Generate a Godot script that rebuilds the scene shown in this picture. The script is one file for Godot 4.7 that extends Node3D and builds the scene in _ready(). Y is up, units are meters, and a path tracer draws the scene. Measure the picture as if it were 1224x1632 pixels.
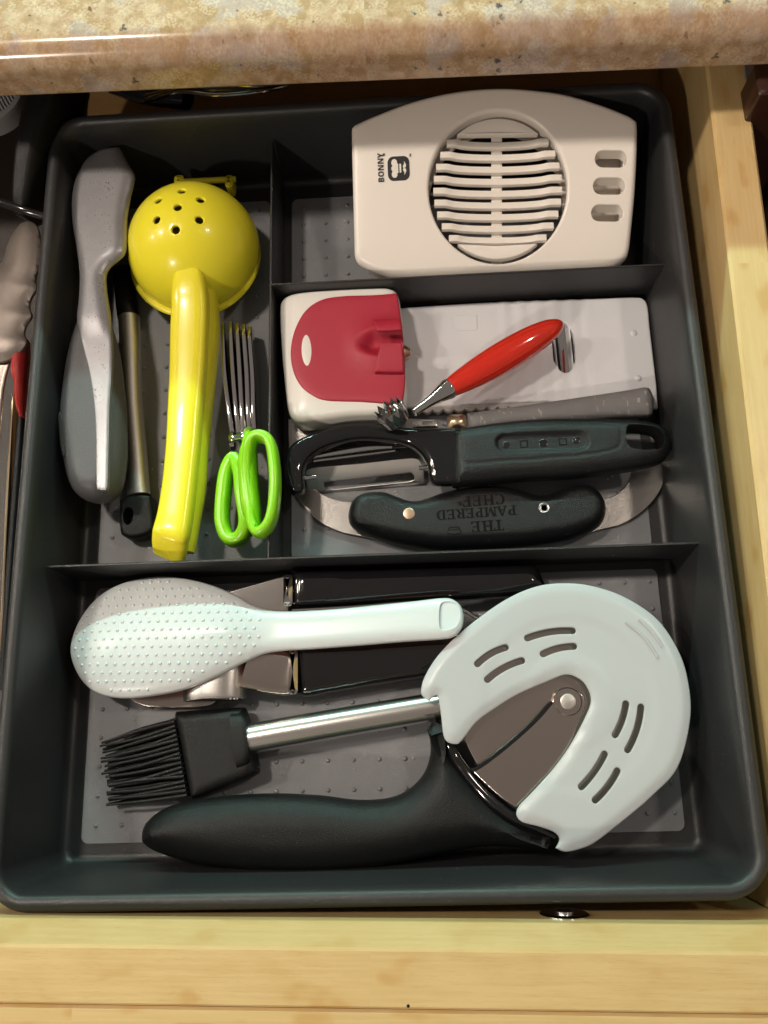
extends Node3D
# A kitchen drawer seen from above: a grey utensil tray in a maple drawer under a stone countertop. All shapes below are written in millimetres.

const DRAWER_TURN := -0.0241
var M := {}
var home := {}
var used := {}


class G:
	var v := PackedVector3Array()
	var i := PackedInt32Array()

	func quad(a: int, b: int, c: int, d: int) -> void:
		i.append_array([a, b, c, a, c, d])

	func fix() -> G:  # closed shapes: turn all faces outwards (clockwise, as Godot draws them)
		var vol := 0.0
		var o := v[0] if v.size() else Vector3.ZERO
		for t in range(0, i.size(), 3):
			vol += (v[i[t]] - o).dot((v[i[t + 1]] - o).cross(v[i[t + 2]] - o))
		if vol > 0.0:
			for t in range(0, i.size(), 3):
				var k := i[t + 1]
				i[t + 1] = i[t + 2]
				i[t + 2] = k
		return self

	func add(o: G) -> G:
		var n := v.size()
		v.append_array(o.v)
		for k in o.i:
			i.append(k + n)
		return self

	func moved(t: Transform3D) -> G:
		var o := G.new()
		o.i = i.duplicate()
		for p in v:
			o.v.append(t * p)
		return o


func bake(g: G, origin: Vector3, crease: float) -> ArrayMesh:
	var nf := g.i.size() / 3
	var fn := PackedVector3Array()
	fn.resize(nf)
	var near := []
	near.resize(g.v.size())
	for f in nf:
		var a := g.v[g.i[f * 3]]
		fn[f] = (g.v[g.i[f * 3 + 2]] - a).cross(g.v[g.i[f * 3 + 1]] - a)
		for k in 3:
			var q := g.i[f * 3 + k]
			if near[q] == null:
				near[q] = PackedInt32Array()
			near[q].append(f)
	var unit := PackedVector3Array()
	for n in fn:
		unit.append(n.normalized())
	var least := cos(deg_to_rad(crease))
	var vs := PackedVector3Array()
	var ns := PackedVector3Array()
	vs.resize(nf * 3)
	ns.resize(nf * 3)
	for f in nf:
		var u := unit[f]
		for k in 3:
			var q := g.i[f * 3 + k]
			var s := Vector3.ZERO
			for o in near[q]:
				if unit[o].dot(u) >= least:
					s += fn[o]
			vs[f * 3 + k] = (g.v[q] - origin) * 0.001
			ns[f * 3 + k] = s.normalized() if s.length_squared() > 1e-20 else (u if u.length_squared() > 0.5 else Vector3.UP)
	var arrays := []
	arrays.resize(Mesh.ARRAY_MAX)
	arrays[Mesh.ARRAY_VERTEX] = vs
	arrays[Mesh.ARRAY_NORMAL] = ns
	var m := ArrayMesh.new()
	m.add_surface_from_arrays(Mesh.PRIMITIVE_TRIANGLES, arrays)
	return m


func numbered(called: String) -> String:
	if not used.has(called):
		used[called] = 0
		return called
	used[called] += 1
	return "%s_%03d" % [called, used[called]]


func thing(called: String, label: String, category: String, at: Vector3, group := "") -> Node3D:
	var o := Node3D.new()
	o.name = numbered(called)
	add_child(o)
	o.position = at * 0.001
	o.set_meta("label", label)
	o.set_meta("category", category)
	if group:
		o.set_meta("group", group)
	home[o] = at
	return o


func obj(called: String, g: G, mat: Material, parent: Node3D, crease := 40.0) -> MeshInstance3D:
	var m := MeshInstance3D.new()
	m.name = called
	m.mesh = bake(g, home[parent], crease)
	m.mesh.surface_set_material(0, mat)
	parent.add_child(m, true)
	home[m] = home[parent]
	return m


func stuff(m: Node3D) -> Node3D:
	m.set_meta("kind", "stuff")
	return m


# ---------- outlines ----------
func curve(a: Array, step := 1.5) -> PackedVector2Array:  # x, z, x, z ...: a smooth closed line through the points; a point given twice is a corner
	var p := []
	for k in range(0, a.size(), 2):
		p.append(Vector2(a[k], a[k + 1]))
	var o := PackedVector2Array()
	var n := p.size()
	for k in n:
		var p0: Vector2 = p[(k + n - 1) % n]
		var p1: Vector2 = p[k]
		var p2: Vector2 = p[(k + 1) % n]
		var p3: Vector2 = p[(k + 2) % n]
		var l := p1.distance_to(p2)
		if l < 0.01:
			continue
		var m := maxi(1, roundi(l / step))
		for j in m:
			o.append(p1.cubic_interpolate(p2, p0, p3, float(j) / m))
	return o


func poly(a: Array, step := 1.5) -> PackedVector2Array:
	var o := PackedVector2Array()
	var n := a.size() / 2
	for k in n:
		var p := Vector2(a[k * 2], a[k * 2 + 1])
		var q := Vector2(a[(k * 2 + 2) % a.size()], a[(k * 2 + 3) % a.size()])
		var m := maxi(1, roundi(p.distance_to(q) / step))
		for j in m:
			o.append(p.lerp(q, float(j) / m))
	return o


func oval(c: Vector2, rx: float, ry: float, n := 48, turn := 0.0) -> PackedVector2Array:
	var o := PackedVector2Array()
	for k in n:
		var t := TAU * k / n
		o.append(c + Vector2(rx * cos(t), ry * sin(t)).rotated(turn))
	return o


func pill(a: Vector2, b: Vector2, r: float, n := 8) -> PackedVector2Array:
	var o := PackedVector2Array()
	var t := (b - a).angle()
	for k in n + 1:
		o.append(b + Vector2(r, 0).rotated(t - PI / 2 + PI * k / n))
	for k in n + 1:
		o.append(a + Vector2(r, 0).rotated(t + PI / 2 + PI * k / n))
	return o


func bent_pill(a: Vector2, b: Vector2, bow: float, r: float) -> PackedVector2Array:  # a slot that follows an arc
	var m := (a + b) / 2 + (b - a).normalized().rotated(PI / 2) * bow
	var l := PackedVector2Array()
	var k := PackedVector2Array()
	for j in 13:
		var t := j / 12.0
		var p := a * (1 - t) * (1 - t) + m * 2 * t * (1 - t) + b * t * t
		var d := ((m - a) * (1 - t) + (b - m) * t).normalized().rotated(PI / 2)
		l.append(p + d * r)
		k.append(p - d * r)
	var o := PackedVector2Array()
	o.append_array(k)
	var e := (b - m).angle()
	for j in range(1, 6):
		o.append(b + Vector2(r, 0).rotated(e - PI / 2 + PI * j / 6))
	l.reverse()
	o.append_array(l)
	e = (a - m).angle()
	for j in range(1, 6):
		o.append(a + Vector2(r, 0).rotated(e - PI / 2 + PI * j / 6))
	return o


func rrect(x0: float, z0: float, x1: float, z1: float, r: float, n := 6) -> PackedVector2Array:
	var o := PackedVector2Array()
	var c := [Vector2(x1 - r, z1 - r), Vector2(x0 + r, z1 - r), Vector2(x0 + r, z0 + r), Vector2(x1 - r, z0 + r)]
	for q in 4:
		for k in n + 1:
			o.append(c[q] + Vector2(r, 0).rotated(PI / 2 * (q + float(k) / n)))
	return o


# ---------- solids ----------
func inset(c: PackedVector2Array, d: float) -> PackedVector2Array:
	var o := PackedVector2Array()
	var n := c.size()
	for k in n:
		var a := (c[k] - c[(k + n - 1) % n]).normalized()
		var b := (c[(k + 1) % n] - c[k]).normalized()
		var t := (a + b).normalized()
		o.append(c[k] + t.rotated(PI / 2) * d / maxf(0.6, t.dot(a)))
	return o


func area(c: PackedVector2Array) -> float:
	var s := 0.0
	for k in c.size():
		s += c[k].cross(c[(k + 1) % c.size()])
	return s


func reach(c: PackedVector2Array, p: Vector2) -> float:  # distance to an outline
	var best := 1e9
	var at := 0
	for k in c.size():
		var d := c[k].distance_squared_to(p)
		if d < best:
			best = d
			at = k
	var n := c.size()
	var e := minf(Geometry2D.get_closest_point_to_segment(p, c[(at + n - 1) % n], c[at]).distance_to(p), Geometry2D.get_closest_point_to_segment(p, c[at], c[(at + 1) % n]).distance_to(p))
	return e


func rounding(r: float, n := 3) -> Array:  # [how far in, how far down] of the rings of a rounded edge
	var o := []
	for k in range(n, -1, -1):
		var t := PI / 2 * k / n
		o.append([r * (1 - sin(t)), r * (1 - cos(t))])
	return o


# A sheet between two surfaces top(u, d) and bot(u, d) over an outline with holes ([outline, share of the rounding]); d is the distance to the rim.
func sheet(outline: PackedVector2Array, holes: Array, top: Callable, bot: Callable, rings: Array, step: float) -> G:
	var g := G.new()
	var contours := [outline]
	var share := [1.0]
	if area(outline) < 0:
		contours[0] = outline.duplicate()
		contours[0].reverse()
	for h in holes:
		var c: PackedVector2Array = h[0].duplicate()
		if area(c) > 0:
			c.reverse()
		contours.append(c)
		share.append(h[1])
	var plane := PackedVector2Array()
	var ti := PackedInt32Array()
	var bi := PackedInt32Array()
	var lasts := []
	for n in contours.size():
		var c: PackedVector2Array = contours[n]
		var prev := -1
		var m := c.size()
		for k in rings.size():
			var ins: float = rings[k][0] * share[n]
			var r := inset(c, ins)
			var at := g.v.size()
			for p in r:
				var d := ins if n == 0 else reach(contours[0], p)
				var a: Vector3 = top.call(p, d)
				var b: Vector3 = bot.call(p, d)
				var dir := (b - a).normalized()
				var low := minf(rings[k][1] * share[n], a.distance_to(b) * 0.5)
				g.v.append(a + dir * low)
				g.v.append(b - dir * low)
			for j in m:
				var e := (j + 1) % m
				if k == 0:
					g.quad(at + j * 2, at + e * 2, at + e * 2 + 1, at + j * 2 + 1)
				else:
					g.quad(prev + e * 2, prev + j * 2, at + j * 2, at + e * 2)
					g.quad(prev + j * 2 + 1, prev + e * 2 + 1, at + e * 2 + 1, at + j * 2 + 1)
			prev = at
			if k == rings.size() - 1:
				lasts.append(r)
				for j in m:
					plane.append(r[j])
					ti.append(at + j * 2)
					bi.append(at + j * 2 + 1)
	var box := Rect2(lasts[0][0], Vector2.ZERO)
	for p in lasts[0]:
		box = box.expand(p)
	var row := 0
	var y := box.position.y + step * 0.5
	while y < box.end.y:
		var x := box.position.x + step * (0.5 if row % 2 == 0 else 1.0)
		while x < box.end.x:
			var p := Vector2(x + 0.013 * sin(y * 7.0), y + 0.011 * cos(x * 5.0))
			x += step
			if not Geometry2D.is_point_in_polygon(p, lasts[0]):
				continue
			var ok := reach(lasts[0], p) > step * 0.55
			for n in range(1, lasts.size()):
				ok = ok and not Geometry2D.is_point_in_polygon(p, lasts[n]) and reach(lasts[n], p) > step * 0.5
			if ok:
				var d := reach(contours[0], p)
				plane.append(p)
				ti.append(g.v.size())
				bi.append(g.v.size() + 1)
				g.v.append(top.call(p, d))
				g.v.append(bot.call(p, d))
		y += step * 0.87
		row += 1
	var tri := Geometry2D.triangulate_delaunay(plane)
	for t in range(0, tri.size(), 3):
		var a := plane[tri[t]]
		var b := plane[tri[t + 1]]
		var c := plane[tri[t + 2]]
		var mid := (a + b + c) / 3
		var w := (b - a).cross(c - a)
		if absf(w) < 1e-6 or not Geometry2D.is_point_in_polygon(mid, lasts[0]):
			continue
		var ok := true
		for n in range(1, lasts.size()):
			ok = ok and not Geometry2D.is_point_in_polygon(mid, lasts[n])
		if ok:
			var q := [tri[t], tri[t + 1], tri[t + 2]] if w > 0 else [tri[t], tri[t + 2], tri[t + 1]]
			g.i.append_array([ti[q[0]], ti[q[2]], ti[q[1]], bi[q[0]], bi[q[1]], bi[q[2]]])
	return g.fix()


func plate(outline: PackedVector2Array, y0: float, y1: float, r: float, holes := [], step := 6.0, slope := Vector2.ZERO) -> G:  # flat or evenly tilted, with rounded edges
	return sheet(outline, holes, func(u, _d): return Vector3(u.x, y1 + slope.dot(u), u.y), func(u, _d): return Vector3(u.x, y0 + slope.dot(u), u.y), rounding(r) if r > 0 else [[0.0, 0.0]], step)


func swell(d: float, r: float) -> float:
	var t := 1.0 - minf(d / r, 1.0)
	return sqrt(maxf(0.0, 1.0 - t * t))


func pillow(outline: PackedVector2Array, mid: float, up: float, down: float, r: float, step := 2.5, slope := Vector2.ZERO) -> G:  # a cushion: edges fall off round over the width r
	return sheet(outline, [], func(u, d): return Vector3(u.x, mid + slope.dot(u) + up * swell(d, r), u.y), func(u, d): return Vector3(u.x, mid + slope.dot(u) - down * swell(d, r), u.y), [[0.0, 0.0], [r * 0.04, 0.0], [r * 0.12, 0.0], [r * 0.26, 0.0], [r * 0.45, 0.0]], step)


func loft(secs: Array, n := 24, sub := 4, power := 2.0, up := Vector3.UP) -> G:  # sections [x, y, z, half width, half height]
	var s := []
	var m := secs.size()
	for k in m - 1:
		for j in sub:
			var t := float(j) / sub
			var r := []
			for q in 5:
				r.append(cubic_interpolate(secs[k][q], secs[k + 1][q], secs[maxi(k - 1, 0)][q], secs[mini(k + 2, m - 1)][q], t))
			s.append(r)
	s.append(secs[m - 1])
	var g := G.new()
	for k in s.size():
		var a: Array = s[maxi(k - 1, 0)]
		var b: Array = s[mini(k + 1, s.size() - 1)]
		var c := Vector3(s[k][0], s[k][1], s[k][2])
		var dir := Vector3(b[0] - a[0], b[1] - a[1], b[2] - a[2]).normalized()
		var side := dir.cross(up).normalized()
		var high := side.cross(dir)
		for j in n:
			var t := TAU * j / n
			var x := cos(t)
			var y := sin(t)
			if power != 2.0:
				x = signf(x) * pow(absf(x), 2.0 / power)
				y = signf(y) * pow(absf(y), 2.0 / power)
			g.v.append(c + side * x * maxf(s[k][3], 0.02) + high * y * maxf(s[k][4], 0.02))
		if k:
			for j in n:
				var e := (j + 1) % n
				g.quad((k - 1) * n + j, (k - 1) * n + e, k * n + e, k * n + j)
	for side in 2:
		var k := 0 if side == 0 else s.size() - 1
		var q := g.v.size()
		g.v.append(Vector3(s[k][0], s[k][1], s[k][2]))
		for j in n:
			var e := (j + 1) % n
			g.i.append_array([q, k * n + e, k * n + j] if side == 0 else [q, k * n + j, k * n + e])
	return g.fix()


func tube(path: Array, r: float, n := 10, sub := 4) -> G:  # along Vector3 points
	var s := []
	for p in path:
		s.append([p.x, p.y, p.z, r, r])
	return loft(s, n, sub)


func ring(path: Array, rx: float, ry: float, n := 16, sub := 5) -> G:  # a closed loop along Vector3 points: half width rx in the plane, half height ry
	var g := G.new()
	var p := []
	var m := path.size()
	for k in m:
		for j in sub:
			var a: Vector3 = path[k]
			p.append(a.cubic_interpolate(path[(k + 1) % m], path[(k + m - 1) % m], path[(k + 2) % m], float(j) / sub))
	var w := p.size()
	for k in w:
		var dir: Vector3 = (p[(k + 1) % w] - p[(k + w - 1) % w]).normalized()
		var side := dir.cross(Vector3.UP).normalized()
		var high := side.cross(dir)
		for j in n:
			var t := TAU * j / n
			g.v.append(p[k] + side * signf(cos(t)) * pow(absf(cos(t)), 0.7) * rx + high * signf(sin(t)) * pow(absf(sin(t)), 0.7) * ry)
	for k in w:
		var f := (k + 1) % w
		for j in n:
			var e := (j + 1) % n
			g.quad(k * n + j, k * n + e, f * n + e, f * n + j)
	return g.fix()


func lathe(a: Vector3, b: Vector3, prof: Array, n := 40, sub := 1) -> G:  # prof: [distance from a towards b, radius]; closed at both ends
	var dir := (b - a).normalized()
	var side := dir.cross(Vector3.UP if absf(dir.y) < 0.9 else Vector3.RIGHT).normalized()
	var high := side.cross(dir)
	var s := []
	for k in prof.size() - 1:
		for j in sub:
			var t := float(j) / sub
			var r := []
			for q in 2:
				r.append(prof[k][q] if sub == 1 else cubic_interpolate(prof[k][q], prof[k + 1][q], prof[maxi(k - 1, 0)][q], prof[mini(k + 2, prof.size() - 1)][q], t))
			s.append(r)
	s.append(prof[prof.size() - 1])
	var g := G.new()
	for k in s.size():
		for j in n:
			var t := TAU * j / n
			g.v.append(a + dir * s[k][0] + (side * cos(t) + high * sin(t)) * maxf(s[k][1], 0.005))
		if k:
			for j in n:
				var e := (j + 1) % n
				g.quad((k - 1) * n + j, (k - 1) * n + e, k * n + e, k * n + j)
	for e in 2:
		var k := 0 if e == 0 else s.size() - 1
		var q := g.v.size()
		g.v.append(a + dir * s[k][0])
		for j in n:
			var f := (j + 1) % n
			g.i.append_array([q, k * n + f, k * n + j] if e == 0 else [q, k * n + j, k * n + f])
	return g.fix()


func box(c: Vector3, size: Vector3, r := 0.8) -> G:  # a block with chamfered edges
	var h := size / 2
	r = minf(r, minf(h.x, minf(h.y, h.z)) * 0.9)
	var g := G.new()
	var ys := [[-h.y, r], [-h.y + r, 0.0], [h.y - r, 0.0], [h.y, r]]
	for q in ys:
		for k in rrect(-h.x + q[1], -h.z + q[1], h.x - q[1], h.z - q[1], maxf(r, 0.01), 2):
			g.v.append(c + Vector3(k.x, q[0], k.y))
	var n := g.v.size() / 4
	for k in 3:
		for j in n:
			var e := (j + 1) % n
			g.quad(k * n + j, k * n + e, (k + 1) * n + e, (k + 1) * n + j)
	for e in 2:
		var q := g.v.size()
		g.v.append(c + Vector3(0, -h.y if e == 0 else h.y, 0))
		var k := 0 if e == 0 else 3
		for j in n:
			var f := (j + 1) % n
			g.i.append_array([q, k * n + f, k * n + j] if e == 0 else [q, k * n + j, k * n + f])
	return g.fix()


func extruded(prof: PackedVector2Array, x0: float, x1: float) -> G:  # prof (z, y) closed, along x
	var g := G.new()
	var n := prof.size()
	for x in [x0, x1]:
		for p in prof:
			g.v.append(Vector3(x, p.y, p.x))
	for j in n:
		var e := (j + 1) % n
		g.quad(j, e, n + e, n + j)
	var tri := Geometry2D.triangulate_polygon(prof)
	for t in range(0, tri.size(), 3):
		g.i.append_array([tri[t], tri[t + 2], tri[t + 1], n + tri[t], n + tri[t + 1], n + tri[t + 2]])
	return g.fix()


func dome(c: Vector3, r: float, h: float, n := 8) -> G:  # a low round bump standing on y
	var g := G.new()
	for q in [[1.0, -0.3], [0.95, 0.3], [0.72, 0.72], [0.38, 0.95]]:
		for j in n:
			g.v.append(c + Vector3(cos(TAU * j / n) * r * q[0], h * q[1], sin(TAU * j / n) * r * q[0]))
	g.v.append(c + Vector3(0, h, 0))
	for k in 3:
		for j in n:
			var e := (j + 1) % n
			g.quad(k * n + j, (k + 1) * n + j, (k + 1) * n + e, k * n + e)
	for j in n:
		g.i.append_array([3 * n + j, 4 * n, 3 * n + (j + 1) % n])
	return g


func letters(called: String, words: String, font: String, em: float, at: Vector3, turn: float, tilt: float, deep: float, mat: Material, parent: Node3D) -> MeshInstance3D:
	var t := TextMesh.new()
	var f := SystemFont.new()
	f.font_names = [font]
	t.font = f
	t.text = words
	t.font_size = 48
	t.pixel_size = 0.001
	t.depth = deep * 0.048 / em
	f.font_weight = 700
	t.curve_step = 1.5
	t.material = mat
	var m := MeshInstance3D.new()
	m.name = called
	m.mesh = t
	m.transform = Transform3D(Basis(Vector3.RIGHT, tilt) * Basis(Vector3.UP, turn) * Basis(Vector3.RIGHT, -PI / 2).scaled(Vector3.ONE * em / 48.0), (at - home[parent]) * 0.001)
	parent.add_child(m, true)
	home[m] = home[parent]
	return m


# ---------- materials ----------
func paint(lin: Color, rough: float, metal := 0.0) -> StandardMaterial3D:
	var m := StandardMaterial3D.new()
	m.albedo_color = lin.linear_to_srgb()
	m.roughness = rough
	m.metallic = metal
	return m


func grain(m: StandardMaterial3D, tex: Texture2D, depth_cm: float, per_m: Vector3) -> StandardMaterial3D:
	m.heightmap_enabled = true
	m.heightmap_texture = tex
	m.heightmap_scale = depth_cm
	m.uv1_triplanar = true
	m.uv1_scale = per_m
	return m


func noise(kind: int, freq: float, octaves: int, s: int) -> FastNoiseLite:
	var f := FastNoiseLite.new()
	f.noise_type = kind
	f.frequency = freq
	f.fractal_octaves = octaves
	f.seed = s
	return f


func noise_tex(f: FastNoiseLite, size := 256) -> NoiseTexture2D:
	var t := NoiseTexture2D.new()
	t.noise = f
	t.width = size
	t.height = size
	t.seamless = true
	return t


func wood_picture(a: Color, b: Color, c: Color, s: int) -> ImageTexture:  # grain runs along the picture's width
	var w := 1024
	var h := 512
	var im := Image.create(w, h, false, Image.FORMAT_RGB8)
	var big := noise(FastNoiseLite.TYPE_SIMPLEX_SMOOTH, 0.0035, 3, s)
	var fine := noise(FastNoiseLite.TYPE_SIMPLEX, 0.03, 4, s + 1)
	var pore := noise(FastNoiseLite.TYPE_SIMPLEX, 0.11, 2, s + 5)
	var blotch := noise(FastNoiseLite.TYPE_SIMPLEX_SMOOTH, 0.009, 3, s + 2)
	for y in h:
		for x in w:
			var edge := maxf(absf(x / 512.0 - 1.0), absf(y / 256.0 - 1.0))
			var ring_ := 0.5 + 0.5 * sin(big.get_noise_2d(x * 0.35, y * 1.6) * 20.0)
			var f := fine.get_noise_2d(x * 0.12, y * 3.2)
			var p := pore.get_noise_2d(x * 0.16, y * 3.5)
			var bl := blotch.get_noise_2d(x * 0.7, y * 0.9)
			var t := 0.34 + 0.22 * (ring_ - 0.5) + 0.36 * f + 0.5 * bl + 0.5 * smoothstep(0.45, 0.8, p)
			t = clampf(lerpf(t, 0.34 + 0.3 * f, smoothstep(0.85, 1.0, edge)), 0.0, 1.2)
			var col := a.lerp(b, t)
			col = col.lerp(c, smoothstep(0.30, 0.62, bl) * 0.6)
			col.a = 1.0
			im.set_pixel(x, y, col.linear_to_srgb())
	return ImageTexture.create_from_image(im)


func stone_picture() -> ImageTexture:
	var w := 1024
	var im := Image.create(w, w, false, Image.FORMAT_RGB8)
	var cell := noise(FastNoiseLite.TYPE_CELLULAR, 0.022, 1, 11)
	cell.cellular_return_type = FastNoiseLite.RETURN_CELL_VALUE
	cell.domain_warp_enabled = true
	cell.domain_warp_amplitude = 30.0
	cell.domain_warp_frequency = 0.04
	cell.domain_warp_fractal_octaves = 3
	var small := noise(FastNoiseLite.TYPE_CELLULAR, 0.06, 1, 23)
	small.cellular_return_type = FastNoiseLite.RETURN_CELL_VALUE
	small.domain_warp_enabled = true
	small.domain_warp_amplitude = 14.0
	small.domain_warp_frequency = 0.09
	var cloud := noise(FastNoiseLite.TYPE_SIMPLEX_SMOOTH, 0.006, 4, 5)
	var veil := noise(FastNoiseLite.TYPE_SIMPLEX_SMOOTH, 0.03, 4, 9)
	var fine := noise(FastNoiseLite.TYPE_SIMPLEX, 0.13, 3, 7)
	var spot := noise(FastNoiseLite.TYPE_SIMPLEX_SMOOTH, 0.013, 3, 31)
	for y in w:
		for x in w:
			var v := cell.get_noise_2d(x, y)
			var q := small.get_noise_2d(x, y)
			var f := fine.get_noise_2d(x, y)
			var cl := cloud.get_noise_2d(x, y)
			var ve := veil.get_noise_2d(x, y)
			var c := Color(0.485, 0.31, 0.19).lerp(Color(0.58, 0.415, 0.275), smoothstep(-0.4, 0.5, ve + 0.3 * q))
			c = c.lerp(Color(0.38, 0.235, 0.115), smoothstep(0.05, 0.6, v * 0.6 + cl - ve * 0.5) * 0.65)
			c = c.lerp(Color(0.43, 0.35, 0.32), smoothstep(0.25, 0.6, -v + cl * 0.6) * 0.75)
			c = c.lerp(Color(0.33, 0.21, 0.10), smoothstep(0.55, 0.95, q + f * 0.5 - ve * 0.4) * 0.55)
			c = c.lerp(Color(0.66, 0.55, 0.40), smoothstep(0.35, 0.8, -q + f * 0.6) * 0.35)
			c = c * (0.88 + 0.16 * f + 0.14 * cl)
			c = c.lerp(Color(0.045, 0.05, 0.055), smoothstep(0.57, 0.66, spot.get_noise_2d(x, y) + f * 0.12) * 0.9)
			c = c.lerp(Color(0.10, 0.04, 0.015), smoothstep(0.62, 0.69, -spot.get_noise_2d(x * 1.7 + 300, y * 1.7) + f * 0.1) * 0.85)
			c.a = 1.0
			im.set_pixel(x, y, c.linear_to_srgb())
	return ImageTexture.create_from_image(im)


func speck_picture(base: Color, dark: Color, level: float, freq: float, s: int) -> ImageTexture:
	var w := 512
	var im := Image.create(w, w, false, Image.FORMAT_RGB8)
	var a := noise(FastNoiseLite.TYPE_SIMPLEX, freq, 3, s)
	var b := noise(FastNoiseLite.TYPE_SIMPLEX_SMOOTH, 0.012, 2, s + 1)
	var e := noise(FastNoiseLite.TYPE_SIMPLEX, 0.3, 1, s + 2)
	for y in w:
		for x in w:
			var t := smoothstep(level, level + 0.1, a.get_noise_2d(x, y * 0.55) + 0.35 * b.get_noise_2d(x, y) - 0.1)
			var c := base * (1.0 + 0.10 * e.get_noise_2d(x, y) + 0.08 * b.get_noise_2d(x, y))
			c.a = 1.0
			im.set_pixel(x, y, c.lerp(dark, t).linear_to_srgb())
	return ImageTexture.create_from_image(im)


func textured(tex: Texture2D, per_m: Vector3, rough: float, metal := 0.0) -> StandardMaterial3D:
	var m := StandardMaterial3D.new()
	m.albedo_texture = tex
	m.roughness = rough
	m.metallic = metal
	m.uv1_triplanar = true
	m.uv1_scale = per_m
	return m


func _ready() -> void:
	# ---------- camera, surroundings, lamps ----------
	var cam := Camera3D.new()
	cam.name = "camera"
	add_child(cam)
	cam.position = Vector3(0.0291, 0.4749, -0.0643)
	cam.rotation = Vector3(-1.31252, 0.17492, -0.20806)
	cam.fov = 62.947
	cam.near = 0.02
	cam.far = 20.0
	var we := WorldEnvironment.new()
	we.name = "surroundings"
	var env := Environment.new()
	env.background_mode = Environment.BG_COLOR
	env.background_color = Color(0.20, 0.17, 0.15).linear_to_srgb()
	env.tonemap_mode = Environment.TONE_MAPPER_LINEAR
	env.tonemap_exposure = 1.0
	env.sdfgi_enabled = true
	env.ssao_enabled = true
	env.ssil_enabled = true
	we.environment = env
	add_child(we)
	ceiling_light("round recessed ceiling light above the countertop edge, nearest above the drawer", Vector3(-620, 1640, -560), 1.0)
	ceiling_light("round recessed ceiling light to the left, second from the drawer", Vector3(-1450, 1640, -560), 0.95)
	ceiling_light("round recessed ceiling light farthest to the left along the counter", Vector3(-2450, 1640, -560), 0.8)
	ceiling_light("round recessed ceiling light to the right of the drawer", Vector3(950, 1640, -560), 0.4)
	ceiling_light("round recessed ceiling light in the room behind the photographer", Vector3(-1300, 1640, 1500), 1.9)
	under_cabinet_light()

	# ---------- materials ----------
	var pits := noise_tex(noise(FastNoiseLite.TYPE_SIMPLEX, 0.12, 3, 3))
	var soft := noise_tex(noise(FastNoiseLite.TYPE_SIMPLEX_SMOOTH, 0.02, 3, 4))
	M.tray = grain(paint(Color(0.021, 0.0215, 0.0225), 0.43), pits, 0.010, Vector3(40, 40, 40))
	M.mat = grain(paint(Color(0.205, 0.21, 0.222), 0.5), pits, 0.008, Vector3(40, 40, 40))
	M.maple_x = textured(wood_picture(Color(0.63, 0.455, 0.215), Color(0.54, 0.365, 0.15), Color(0.50, 0.285, 0.09), 41), Vector3(3.0, 8.0, 8.0), 0.36)
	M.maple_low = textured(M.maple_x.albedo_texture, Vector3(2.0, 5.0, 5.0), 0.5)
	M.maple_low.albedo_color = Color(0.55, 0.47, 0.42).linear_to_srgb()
	M.cherry = textured(wood_picture(Color(0.045, 0.016, 0.009), Color(0.03, 0.010, 0.006), Color(0.02, 0.007, 0.004), 43), Vector3(2.0, 4.0, 4.0), 0.35)
	M.stone = textured(stone_picture(), Vector3(3.3, 3.3, 3.3), 0.16)
	M.steel = paint(Color(0.70, 0.675, 0.64), 0.27, 1.0)
	M.steel_blade = paint(Color(0.60, 0.57, 0.54), 0.42, 1.0)
	M.steel_scratched = grain(paint(Color(0.42, 0.40, 0.38), 0.28, 1.0), noise_tex(noise(FastNoiseLite.TYPE_SIMPLEX, 0.05, 4, 8)), 0.006, Vector3(18, 18, 120))
	M.brushed = grain(paint(Color(0.50, 0.475, 0.45), 0.26, 1.0), noise_tex(noise(FastNoiseLite.TYPE_SIMPLEX, 0.09, 3, 12)), 0.0022, Vector3(8, 8, 90))
	M.chrome = paint(Color(0.66, 0.65, 0.64), 0.07, 1.0)
	M.brown_steel = paint(Color(0.56, 0.50, 0.45), 0.2, 1.0)
	M.black_gloss = paint(Color(0.006, 0.006, 0.007), 0.07)
	M.black_gloss.metallic_specular = 0.65
	M.black = grain(paint(Color(0.006, 0.0065, 0.007), 0.36), pits, 0.022, Vector3(45, 45, 45))
	M.black_soft = grain(paint(Color(0.0055, 0.0055, 0.0055), 0.45), pits, 0.02, Vector3(45, 45, 45))
	for k in [M.black_soft, M.black]:
		k.metallic_specular = 0.38
	M.engraved = paint(Color(0.004, 0.004, 0.004), 0.2)
	M.cream = paint(Color(0.80, 0.745, 0.68), 0.3)
	M.white = paint(Color(0.76, 0.735, 0.69), 0.3)
	M.print_black = paint(Color(0.012, 0.012, 0.014), 0.4)
	M.red_rubber = grain(paint(Color(0.36, 0.012, 0.034), 0.5), pits, 0.003, Vector3(50, 50, 50))
	M.red_dark = paint(Color(0.30, 0.012, 0.03), 0.5)
	M.red_gloss = paint(Color(0.60, 0.022, 0.008), 0.13)
	M.red_gloss.clearcoat_enabled = true
	M.red_gloss.clearcoat = 0.7
	M.red_gloss.clearcoat_roughness = 0.06
	M.frost = paint(Color(0.74, 0.745, 0.77), 0.34)
	M.frost.transparency = BaseMaterial3D.TRANSPARENCY_ALPHA
	M.frost.albedo_color.a = 0.9
	M.frost.backlight_enabled = true
	M.frost.backlight = Color(0.4, 0.4, 0.4)
	M.guard = paint(Color(0.575, 0.59, 0.605), 0.3)
	M.guard.transparency = BaseMaterial3D.TRANSPARENCY_ALPHA
	M.guard.albedo_color.a = 0.82
	M.guard.backlight_enabled = true
	M.guard.backlight = Color(0.45, 0.47, 0.47)
	M.yellow = paint(Color(0.80, 0.71, 0.035), 0.25)
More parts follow.
